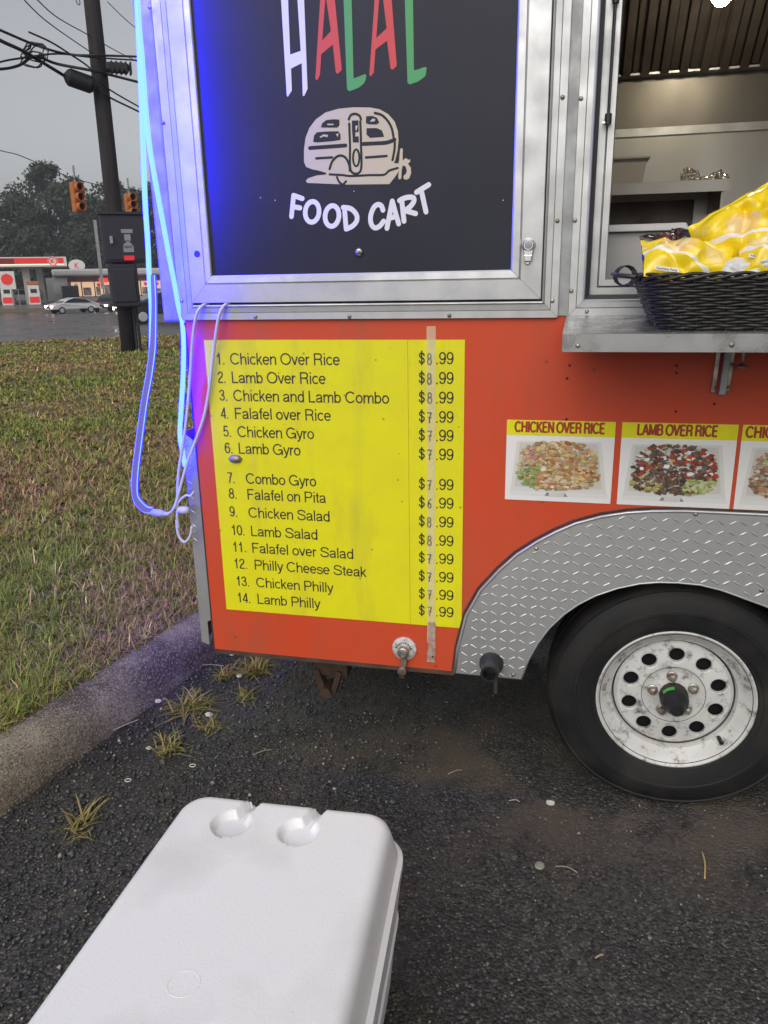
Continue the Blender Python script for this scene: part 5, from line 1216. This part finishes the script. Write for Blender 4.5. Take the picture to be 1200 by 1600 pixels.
weed(352, 1056, 60, .075, 'low weed patch beside the trailer corner guard', .6, 7)
def disc(px, py, r, label, m='cap'):
    p = onZ(px, py, 0); mb = MB(); mb.lathe((p.x, p.y, .0045), [(r, .0), (r, .004), (r*.85, .006), (r*.8, .0045), (.0003, .004)], 'Z', 20, cap0=True); return tag(obj('bottle_cap', mb, m, smooth='auto'), label, 'bottle cap', 'flat caps lying on the asphalt')
MT['cap'] = mat('dull_cap', (.34, .33, .28), .5, col2=(.22, .21, .18), vscale=90)
MT['shell'] = mat('pale_shell', (.62, .60, .54), .5)
disc(843, 1356, .0125, 'dull grey cap lying alone on the open asphalt right of the cooler')
disc(363, 1024, .011, 'pale cap by the trailer corner under the panel edge', 'shell')
disc(374, 1058, .011, 'pale cap in the weeds below the panel', 'shell')
MT['straw'] = mat('straw_stalk', (.48, .36, .14), .6); MT['twig'] = mat('grey_twig', (.34, .29, .22), .7)
def stick(a, b, r, m, label, cat='straw'):
    p, q_ = onZ(*a, .004), onZ(*b, .004); md_ = (p+q_)/2+Vector((.004, .003, .006)); return tag(obj('dry_stalk', MB().tube(smooth_path([p+Vector((0, 0, r)), md_, q_+Vector((0, 0, r))], 4), r, 6), m, smooth=True), label, cat, 'dry stalks on the asphalt')
stick((1097, 1332), (1101, 1374), .0022, 'straw', 'yellow straw standing out on the asphalt below the wheel')
stick((795, 1252), (812, 1254), .0018, 'twig', 'short pale stalk on the asphalt left of the wheel')
stick((868, 1354), (902, 1364), .0013, 'twig', 'thin bent stalk just right of the grey cap')
stick((395, 1180), (425, 1172), .0012, 'twig', 'hair thin stalk between the weeds and the cooler')
stick((700, 1210), (722, 1204), .0013, 'twig', 'thin stalk in the silt below the drain pipe')
stick((165, 1148), (218, 1125), .0024, 'twig', 'pale twig lying along the foot of the kerb')
stick((305, 1041), (350, 1041), .0014, 'twig', 'thin twig pointing at the trailer corner')
stick((930, 1498), (942, 1494), .0022, 'twig', 'stubby twig at the lower right of the asphalt')
for px, py, lab in ((200, 1219, 'pale ring pull near the low weed tuft'), (301, 1196, 'small clear ring pull nearer the cooler')):
    p = onZ(px, py, .004); tag(obj('ring_pull', MB().tube([(p.x+.010*math.cos(t), p.y+.007*math.sin(t), .004) for t in np.linspace(0, 2*PI, 16)], .0016, 6), 'shell', smooth=True), lab, 'ring pull', 'ring pulls on the asphalt')
for px, py, s, lab in ((247, 1097, .012, 'white scrap by the kerb left of the largest tuft'), (326, 1118, .011, 'white pebble right of the largest tuft'), (233, 1170, .008, 'small white pebble by the low tuft'), (160, 1170, .014, 'dark lump of asphalt at the kerb foot'), (275, 1308, .010, 'dark pebble beside the cooler lid'), (860, 1256, .010, 'pale pebble on the asphalt left of the tyre')):
    p = onZ(px, py, 0); crumple('pebble', (p.x, p.y, s*.35), s, 'shell' if 'dark' not in lab else 'rubber', lab, 'pebble', (1.2, .8, .6), .8, 'loose pebbles on the asphalt', px)

# ================================================================== BEYOND THE LAWN
BANG = math.atan2(RB.y, RB.x)
def bthing(name, label, cat, p, group=None, turn=0):
    o = thing(name, label, cat, p, group); o.rotation_euler = (0, 0, BANG+turn); return o
def lp(name, mb, m, parent, **k): return obj(name, mb, m, parent, local=True, **k)
PD = 17.8
def spx(px, py, d): p = bgp(px, py, d); s, _ = sd_(p); return s, p.z
# --- utility pole
p0 = bgg(194, PD); s0, _ = sd_(p0)
pole = bthing('utility_pole', 'dark wooden utility pole on the lawn beside the road', 'utility pole', p0)
lp('post', MB().tube([(0, 0, -.3), (0, 0, 3), (.02, 0, 6.5), (.03, 0, 10.5)], .16, 16, rr=[.17, .16, .15, .13]), 'pole', pole, smooth=True)
for dx in (.15, .22): lp('conduit', MB().cyl((dx, -.12, -.1), (dx, -.12, 2.0), .03, 10), 'cabinet', pole, smooth='auto')
def zat(py, px=190, d=PD): return bgp(px, py, d).z-p0.z
# cabinet on the pole
xa, za = spx(153, 411, PD-.3); xb, zb_ = spx(229, 337, PD-.3)
cabp = Vector((p0.x, p0.y, za)); cab = bthing('utility_cabinet', 'dark equipment cabinet with white stickers strapped to the pole', 'cabinet', bgw(s0, PD-.3, za))
w0, w1 = xa-s0, xb-s0; hc = zb_-za
lp('cabinet_box', MB().box(w0+.12, w1, -.28, .10, 0, hc), 'cabinet', cab, bevel=.02)
lp('cabinet_roof', MB().box(w0+.08, w1+.04, -.32, .12, hc+.001, hc+.05), 'cabinet', cab)
lp('cabinet_door', MB().box(w0+.16, w1-.04, -.30, -.281, .05, hc-.08), 'cabinet', cab, bevel=.01)
lp('side_conduit', MB().box(w0, w0+.06, -.20, -.12, -.5, hc-.1), 'alu_d', cab)
for px, py, a, b_ in ((198, 361, .22, .07), (199, 371, .12, .12), (200, 379, .08, .04), (200, 384, .16, .09), (201, 389, .2, .12), (202, 403, .2, .09)):
    x_, z_ = spx(px, py, PD-.6); lp('sticker', MB().box(x_-s0-a/2, x_-s0+a/2, -.304, -.3005, z_-za-b_/2, z_-za+b_/2), 'sticker' if py != 403 else 'redsign', cab)
x_, z_ = spx(174, 375, PD-.6); lp('door_handle', MB().obox((x_-s0, -.33, z_-za), Vector((1, 0, 0)), Vector((0, 1, 0)), Vector((0, 0, 1)), .03, .03, .07), 'alu_d', cab, bevel=.008)
xa, za2 = spx(170, 480, PD-.3); xb, _z = spx(212, 411, PD-.3)
sm = bthing('meter_box', 'narrow dark meter box below the larger cabinet', 'meter box', bgw(s0, PD-.3, za2))
lp('meter_case', MB().box(xa-s0+.06, xb-s0, -.24, .0, 0, za-za2-.02), 'cabinet', sm, bevel=.03)
lp('meter_cover', MB().box(xa-s0+.12, xb-s0-.06, -.27, -.2405, .1, za-za2-.12), 'cabinet', sm, bevel=.02)
# --- overhead cables
def cab_(pts, r, label, d=PD, group='overhead cables at the utility pole', name='overhead_cable'):
    o = obj(name, MB().tube(smooth_path([bgp(a, b_, d+c_) for a, b_, c_ in pts], 6), r, 6), 'cable', smooth=True); return tag(o, label, 'cable', group)
cab_([(-60, 22, -3), (0, 47, -2), (60, 72, -1), (110, 85, -.25), (170, 87, -.25), (260, 90, 3)], .022, 'overhead cable entering at the left edge, uppermost of the thick cables')
cab_([(-60, 30, -3), (0, 63, -2), (40, 82, -1.2), (100, 118, -.3), (112, 124, -.25)], .03, 'thick overhead cable running down into the long splice case')
cab_([(-60, 118, -2), (0, 97, -1.5), (40, 90, -1), (90, 84, -.3), (150, 90, -.26), (260, 97, 3)], .018, 'overhead cable sagging at the left edge then level past the pole')
cab_([(-60, 108, -2), (0, 108, -1.5), (30, 102, -1), (55, 88, -.6), (90, 100, -.3), (160, 114, -.25), (260, 140, 3)], .026, 'overhead cable looping under the tangle then falling right past the pole')
cab_([(45, 50, -1), (80, 66, -.6), (110, 85, -.4), (140, 106, -.22), (168, 138, -.2), (260, 190, 3)], .016, 'thin cable crossing behind the splice case to the lower right')
cab_([(150, 130, -.2), (168, 150, -.2), (216, 174, 1), (270, 202, 3)], .018, 'lowest cable leaving the pole to the right')
cab_([(20, -20, -6), (70, 31, -3), (138, 79, -.3), (150, 86, -.2)], .009, 'thin wire dropping to the pole from the top left edge')
cab_([(40, -20, -6), (85, 24, -3), (135, 53, -.3), (190, 84, 2), (240, 108, 5)], .009, 'thin wire above the other one passing behind the pole')
cab_([(120, -20, -.5), (125, 5, -.3), (121, 6, -.25), (117, -6, -.5)], .008, 'short looped wire at the pole top by the upper edge', name='wire_loop')
cab_([(168, 3, .3), (205, 38, 1.5), (250, 70, 4)], .008, 'thin wire leaving the pole top to the right')
cab_([(-40, 222, 5), (0, 235, 5), (25, 241, 6), (48, 250, 6.5), (119, 280, 8.2), (203, 297, 8.5), (300, 300, 9)], .012, 'span wire carrying the two traffic signals')
ax_ = bgp(104, 119, PD-.3); bx_ = bgp(146, 134, PD-.25); u_ = (bx_-ax_).normalized()
sp = obj('splice_case', MB().tube([ax_-u_*.05, ax_, ax_+u_*.05, bx_-u_*.05, bx_, bx_+u_*.05], .14, 12, rr=[.04, .12, .16, .16, .12, .04]), 'cable', smooth='auto'); tag(sp, 'long black cable splice case left of the pole', 'splice case')
a_ = bgp(163, 97, PD-.25); b_ = bgp(203, 115, PD-.25)
sc_ = bthing('junction_case', 'black ribbed junction case right of the pole', 'junction case', Vector(((a_.x+b_.x)/2, (a_.y+b_.y)/2, b_.z)))
hw = (b_-a_).length/2*.9
lp('case_body', MB().box(-hw, hw, -.12, .12, .0, a_.z-b_.z), 'cable', sc_, bevel=.05)
for k in range(5): lp('case_rib', MB().box(-hw+.1+k*hw*.4, -hw+.13+k*hw*.4, -.13, .13, -.01, a_.z-b_.z+.01), 'cable', sc_)
tg = MB(); g = random.Random(4)
for k in range(7):
    c = bgp(55+g.uniform(-8, 14), 82+g.uniform(-5, 12), PD-1); tg.tube([c+Vector((.22*math.cos(t)*g.uniform(.8, 1.2), .05*math.sin(3*t), .12*math.sin(t))) for t in np.linspace(0, 5.6, 12)], .012, 5)
tag(obj('cable_coil', tg, 'cable', smooth=True), 'tangle of looped cable ends where the overhead cables cross', 'cable')
# --- traffic signals
def signal(px, py0, py1, d, label, turn):
    t = bgp(px, py0, d); b = bgp(px, py1, d); h = t.z-b.z
    o = bthing('traffic_signal', label, 'traffic signal', b, 'traffic signals on the span wire', turn)
    lp('housing', MB().box(-.15, .15, -.1, .1, 0, h), 'signal', o, bevel=.03)
    for k in range(3):
        z = h*(k+.5)/3
        lp('visor', MB().lathe((0, -.10, z), [(.125, 0), (.125, -.16), (.11, -.16), (.11, -.02)], 'Y', 16), 'signal', o)
        lp('lens', MB().lathe((0, -.112, z), [(.11, 0), (.0005, -.01)], 'Y', 16), 'black', o)
        lp('section_joint', MB().box(-.16, .16, -.108, .108, h*k/3-.006, h*k/3+.006), 'signal', o)
    lp('hanger', MB().cyl((0, 0, h), (0, 0, h+.45), .03, 8), 'alu_d', o)
signal(123, 285, 331, 26, 'orange traffic signal hanging left of the utility pole', rad(30))
signal(205, 303, 337, 27, 'red looking traffic signal hanging right of the utility pole', rad(25))
# --- vehicles
def car(label, paint, p, turn, kind='sedan', lights=True, L=4.65):
    o = bthing('parked_car' if not lights else 'car', label, 'car', p, None, turn)
    if kind == 'sedan': prof_ = [(-2.3, .42), (-2.32, .72), (-2.1, .92), (-1.75, .98), (-1.1, 1.30), (-.55, 1.44), (.15, 1.45), (.75, 1.28), (1.35, .98), (1.95, .86), (2.25, .70), (2.32, .42)]; gl = [(-1.55, 1.0), (-1.02, 1.29), (-.5, 1.40), (.12, 1.41), (.66, 1.26), (1.18, 1.0)]; base_ = .98
    else: prof_ = [(-2.3, .45), (-2.34, .9), (-2.25, 1.1), (-2.05, 1.6), (-1.6, 1.74), (.1, 1.76), (.55, 1.62), (1.0, 1.12), (1.9, 1.02), (2.25, .85), (2.32, .45)]; gl = [(-2.1, 1.12), (-1.9, 1.56), (-1.5, 1.68), (.1, 1.70), (.46, 1.58), (.85, 1.14)]; base_ = 1.1
    n = len(prof_); vs = []; W = .9
    for sgn, f in ((-1, 1), (1, 1)):
        for x, z in prof_: vs.append((x, sgn*(W-(max(0, z-base_)*.42)), z))
    fs = [tuple(range(n)), tuple(range(2*n-1, n-1, -1))]+[(i, (i+1) % n, n+(i+1) % n, n+i) for i in range(n)]
    lp('body', MB().add(vs, fs), paint, o, bevel=.05)
    for s in (-1, 1):
        lp('side_glass', MB().add([(x, s*(W+.012-(max(0, z-base_)*.42)), z) for x, z in gl], [tuple(range(len(gl)))]), 'carglass', o)
        for x in (-1.4, 1.42):
            w = lp('wheel', MB().lathe((x, s*.80, .33), [(.33, -.1), (.34, 0), (.33, .1), (.22, .11), (.0005, .11)] if s > 0 else [(.33, .1), (.34, 0), (.33, -.1), (.22, -.11), (.0005, -.11)], 'Y', 22), 'rubber', o, smooth='auto')
            lp('hub', MB().lathe((x, s*.915, .33), [(.21, 0), (.18, s*.01), (.0005, s*.012)], 'Y', 18), 'carsilver', w)
        lp('headlight', MB().box(2.18, 2.31, s*.62-.17, s*.62+.17, .62, .76), 'head' if lights else 'carglass', o)
        lp('tail_light', MB().box(-2.33, -2.22, s*.68-.16, s*.68+.16, .74, .88), 'tail', o)
    lp('windscreen', MB().add([((gl[-2][0]+.10), -.74, gl[-2][1]), ((gl[-2][0]+.10), .74, gl[-2][1]), (gl[-1][0]+.14, .84, gl[-1][1]+.02), (gl[-1][0]+.14, -.84, gl[-1][1]+.02)], [(0, 1, 2, 3)]), 'carglass', o)
    lp('grille', MB().box(2.28, 2.335, -.4, .4, .5, .72), 'black', o); lp('number_plate', MB().box(2.336, 2.345, -.2, .2, .44, .55), 'whitepaint', o)
    return o
car('white sedan with lit headlights driving on the wet road', 'carwhite', bgg(112, 82), rad(180+24))
car('dark car with lit headlights just left of the utility pole', 'cardark', bgg(172, 86), rad(180+62), 'suv')
car('dark car close behind the utility pole, half hidden by the trailer', 'cardark', bgg(262, 38), rad(180+10), 'sedan')
car('silver car parked among the petrol pumps', 'carsilver', bgg(33, 112), rad(180+5), 'suv', lights=False)
# --- filling station
CD = 106
s1, zt = spx(103, 401, CD); _, zb2 = spx(103, 416, CD); sL = s1-30
can = bthing('station_canopy', 'white and red filling station canopy on pale columns', 'canopy', bgw(s1, CD, prof(CD)))
g0 = prof(CD)
lp('canopy_slab', MB().box(-30, 0, 0, 12, zb2-g0, zt-g0), 'whitepaint', can)
lp('fascia_band', MB().box(-30, -.35, -.06, -.001, zb2-g0+.30, zt-g0-.12), 'redsign', can)
MT['fasciadark'] = mat('dark_red_band', (.20, .01, .02), .4)
for k in range(6): lp('fascia_panel', MB().box(-8.2-k*5.2, -5.8-k*5.2, -.09, -.061, zb2-g0+.32, zt-g0-.14), 'fasciadark', can)
MT['ledstrip'] = mat('lit_fascia_strip', (.9, .6, .5), .4, emit=(1, .55, .4), estr=1.6)
lp('lit_strip', MB().box(-30, -.3, -.12, -.0605, zb2-g0+.2, zb2-g0+.29), 'ledstrip', can)
lp('logo_disc', MB().lathe((-1.55, -.07, (zt+zb2)/2-g0+.05), [(.56, 0), (.56, -.05), (.0005, -.05)], 'Y', 28), 'whitepaint', can)
lp('logo_ring', MB().lathe((-1.55, -.125, (zt+zb2)/2-g0+.05), [(.52, 0), (.40, -.0)], 'Y', 28), 'redsign', can)
tm = text_mesh('K', -1.78, (zt+zb2)/2-g0-.19, -1.32, .48, -.14, offset=.03); lp('logo_letter', tm, 'redsign', can)
for px in (42, 61):
    s, _ = spx(px, 440, CD+3); lp('column', MB().box(s-s1-.4, s-s1+.4, 3 if px == 42 else 8, 3.8 if px == 42 else 8.8, -.2, zb2-g0-.002), 'whitepaint', can)
for k in range(5): lp('canopy_lamp', MB().box(-9.6-k*4, -8.8-k*4, 1.2, 2.0, zb2-g0-.06, zb2-g0-.003), 'lit2', can)
def pump(px, label):
    p = bgg(px, CD+1.0); o = bthing('petrol_pump', label, 'petrol pump', p, 'petrol pumps under the canopy')
    lp('pump_body', MB().box(-.65, .65, -.4, .4, 0, 2.3), 'whitepaint', o, bevel=.05)
    lp('pump_header', MB().box(-.7, .7, -.45, .45, 2.31, 2.75), 'signal', o, bevel=.05)
    lp('pump_screen', MB().box(-.35, .35, -.43, -.405, 1.4, 1.85), 'black', o)
    lp('pump_skirt', MB().box(-.55, .55, -.43, -.405, .25, .95), 'redsign', o)
    lp('hose', MB().tube(smooth_path([(.66, -.2, 1.9), (.95, -.3, 1.2), (.8, -.3, .6), (.68, -.25, 1.2)], 5), .04, 6), 'black', o)
pump(13, 'petrol pump at the left edge behind the round red sign'); pump(55, 'petrol pump standing right under the pale columns')
p = bgg(19, 97.8); sg = bthing('round_sign', 'round red sign on a white board in front of the pump', 'sign', p)
_, z_ = spx(15, 438, 97.8); lp('sign_board', MB().box(-1.0, .6, -.03, .03, z_-p.z-.95, z_-p.z+.95), 'whitepaint', sg)
lp('sign_disc', MB().lathe((-.2, -.035, z_-p.z+.1), [(.62, 0), (.62, -.03), (.0005, -.03)], 'Y', 8), 'redsign', sg)
lp('sign_post', MB().cyl((.1, .05, -.3), (.1, .05, z_-p.z), .05, 8).cyl((.75, .05, -.3), (.75, .05, z_-p.z-.95), .04, 8), 'alu_d', sg)
SD = 122
s1, zt = spx(80, 421, SD); s2, _ = spx(262, 421, SD); g0 = prof(SD); _, zf = spx(80, 432, SD); _, zr = spx(80, 440, SD)
st = bthing('convenience_store', 'low grey convenience store with red stripe and lit windows', 'shop', bgw(s1, SD, g0))
w = s2-s1
lp('wall', MB().box(0, w, .3, 12, -.3, zf-g0), 'store', st)
lp('side_block', MB().box(-.9, 1.9, -.3, .29, -.3, zf-g0-.2), 'store', st)
lp('shutter', MB().box(-.1, .9, -.33, -.301, .9, 2.4), 'grayplastic', st); lp('shutter', MB().box(.95, 1.6, -.33, -.301, .9, 2.4), 'grayplastic', st)
lp('roof_fascia', MB().box(.0, w+.2, -.8, .28, zf-g0+.001, zt-g0), 'grayplastic', st, bevel=.25)
lp('red_stripe', MB().box(2.0, w, .1, .295, zr-g0, zf-g0-.12), 'fasciadark', st)
g = random.Random(9); x = 2.3; MT['poster'] = mat('poster_mix', (.4, .3, .3), .5, col2=(.05, .05, .08), vscale=1.3)
while x < w-1.3:
    wd_ = g.choice((1.0, 1.3, 1.6)); wn = lp('window', MB().box(x, x+wd_, .2, .295, .5, zr-g0-.15), 'lit', st)
    lp('window_frame', MB().box(x-.06, x, .14, .29, .4, zr-g0-.1).box(x+wd_, x+wd_+.06, .14, .29, .4, zr-g0-.1), 'black', wn)
    if g.random() < .75: lp('poster', MB().box(x+.1, x+wd_*g.uniform(.5, .9), .15, .19, .6, g.uniform(1.2, 2.0)), g.choice(('poster', 'carglass', 'redsign')), wn)
    if g.random() < .6: lp('poster', MB().lathe((x+wd_*.5, .17, zr-g0-.55), [(.25, 0), (.0005, -.01)], 'Y', 12), g.choice(('redsign', 'whitepaint')), wn)
    x += wd_+.14
dr, _ = spx(163, 440, SD); lp('open_sign', MB().box(dr-s1-.7, dr-s1+.5, .05, .1, zr-g0-.25, zr-g0+.35), 'tail', st)
ice, _ = spx(108, 440, SD); bx_ = bthing('ice_merchandiser', 'dark ice box standing outside the store wall', 'ice box', bgw(ice, SD-1, prof(SD-1)))
lp('case', MB().box(-1.1, 1.1, -.5, .3, 0, 2.0), 'cardark', bx_, bevel=.05); lp('door', MB().box(-1.0, -.03, -.54, -.501, .2, 1.8).box(.03, 1.0, -.54, -.501, .2, 1.8), 'black', bx_)
so, zo = spx(120, 415, SD+6); ov = bthing('oval_sign', 'white oval sign standing above the store roof', 'sign', bgw(so, SD+6, prof(SD+6)))
mb = MB(); mb.lathe((0, 0, 0), [(1.0, .1), (1.0, -.1), (.9, -.12), (.0005, -.12)], 'Y', 28, cap0=True); mb.v = [(v[0]*1.15, v[1], v[2]*.85+zo-prof(SD+6)) for v in mb.v]
lp('sign_face', mb, 'whitepaint', ov); lp('sign_post', MB().cyl((0, .05, 0), (0, .05, zo-prof(SD+6)-.8), .12, 8), 'alu_d', ov)
tm = text_mesh('K', -.3, zo-prof(SD+6)-.35, .3, .7, -.13, offset=.02); lp('sign_letter', tm, 'redsign', ov)

# --- trees behind the station
def tree(px, d, top_py, wid, label, seed, lean=0):
    g = np.random.default_rng(seed); s, zt = spx(px, top_py, d); zg = prof(d); H = zt-zg
    o = bthing('tree', label, 'tree', bgw(s, d, zg), 'trees behind the filling station')
    tr = MB().tube([(0, 0, -.5), (.1, 0, H*.3), (.0, .1, H*.6), (.1, 0, H*.85)], .4, 10, rr=[.55, .42, .28, .1])
    for k in range(9):
        a = g.uniform(0, 2*PI); z0 = H*g.uniform(.25, .6); e = Vector((math.cos(a)*wid*.36, math.sin(a)*wid*.36, z0+H*g.uniform(.12, .3))); tr.tube([(0, 0, z0), (e.x*.5, e.y*.5, (z0+e.z)/2+.3), e], .12, 6, rr=[.18, .12, .05])
    lp('trunk', tr, 'bark', o, smooth=True)
    nb = 46; cen = []; 
    for k in range(nb):
        t = g.uniform(.12, 1); rmax = wid/2*math.sin(PI*min(.97, t*.80+.16))**.8; a = g.uniform(0, 2*PI); r_ = rmax*math.sqrt(g.uniform(.05, 1))*.82
        cen.append((r_*math.cos(a), r_*math.sin(a)*.8, H*(.14+.78*t), g.uniform(.09, .19)*wid*(1.15-.4*t)))
    NL = 7200; idx = g.integers(0, nb, NL); c = np.array(cen)[idx]
    dirs = g.normal(size=(NL, 3)); dirs /= np.linalg.norm(dirs, axis=1)[:, None]
    rr = c[:, 3]*g.uniform(.55, 1.08, NL)
    P = c[:, :3]+dirs*rr[:, None]*np.array([1, 1, .8])
    P[:, 2] = np.clip(P[:, 2], .6, H)
    sz = g.uniform(.14, .36, NL)
    u = g.normal(size=(NL, 3)); u /= np.linalg.norm(u, axis=1)[:, None]; v = np.cross(u, dirs); v /= np.maximum(np.linalg.norm(v, axis=1), 1e-6)[:, None]
    V = np.stack([P-u*sz[:, None], P+v*sz[:, None]*.6, P+u*sz[:, None], P-v*sz[:, None]*.6], 1).reshape(-1, 3)
    col = np.array([.036, .05, .03])*g.uniform(.6, 1.5, NL)[:, None]*np.where(g.random(NL) < .2, 1.4, 1)[:, None]
    cr = fast_mesh('crown', V, [np.arange(NL)[:, None]*4+np.arange(4)], col, 'leaf'); cr.parent = o
for a in ((-28, 138, 330, 16, 'leafy tree at the left edge, lower than the tall one', 11), (22, 140, 292, 13, 'leafy tree left of the tall rounded tree', 12), (66, 142, 244, 15, 'tallest rounded tree behind the canopy end', 13), (98, 140, 258, 12, 'tall tree just right of the tallest one', 14), (132, 142, 272, 12, 'tree behind the hanging orange signal', 15), (160, 144, 276, 10, 'tree directly behind the utility pole', 16), (184, 144, 274, 10, 'tree between the pole and the second signal', 17), (214, 142, 290, 12, 'lower tree by the second signal', 18), (244, 142, 276, 12, 'tree seen beside the rope light', 19), (276, 142, 270, 13, 'tree nearest the trailer edge', 20), (44, 131, 350, 9, 'low bushy tree behind the canopy columns', 21), (120, 134, 345, 12, 'low bushy tree behind the oval sign', 22), (2, 134, 345, 12, 'low bushy tree behind the canopy at the left edge', 23)):
    tree(*a)
tag(obj('tree_line', (lambda mb: grid(mb, list(np.linspace(-120, 60, 60)), [0, 1], lambda s, t: bgw(s, 158+6*noise.noise(Vector((s*.1, t, 0))), prof(158)-1+t*(9+3.5*noise.noise(Vector((s*.12, 5, 0)))+1.5*noise.noise(Vector((s*.5, 1, 0)))))))(MB()), mat('far_wood', (.028, .036, .026), .95, col2=(.015, .02, .015), vscale=.6)), 'dark far-off wood closing the view behind the trees', 'wood', kind='stuff')

# ================================================================== RAIN HAZE
hm = bpy.data.materials.new('rain_haze'); hm.use_nodes = True; ht = hm.node_tree; ht.nodes.clear()
ho = nn(ht, 'ShaderNodeOutputMaterial'); hv = nn(ht, 'ShaderNodeVolumePrincipled'); hv.inputs['Color'].default_value = (.86, .88, .95, 1); hv.inputs['Density'].default_value = .0009; hv.inputs['Anisotropy'].default_value = .2
ht.links.new(hv.outputs[0], ho.inputs['Volume'])
tag(obj('haze', MB().box(-420, 300, -120, 460, -2.6, 26), hm), 'thin rain haze hanging over the road and trees', 'haze', kind='stuff')
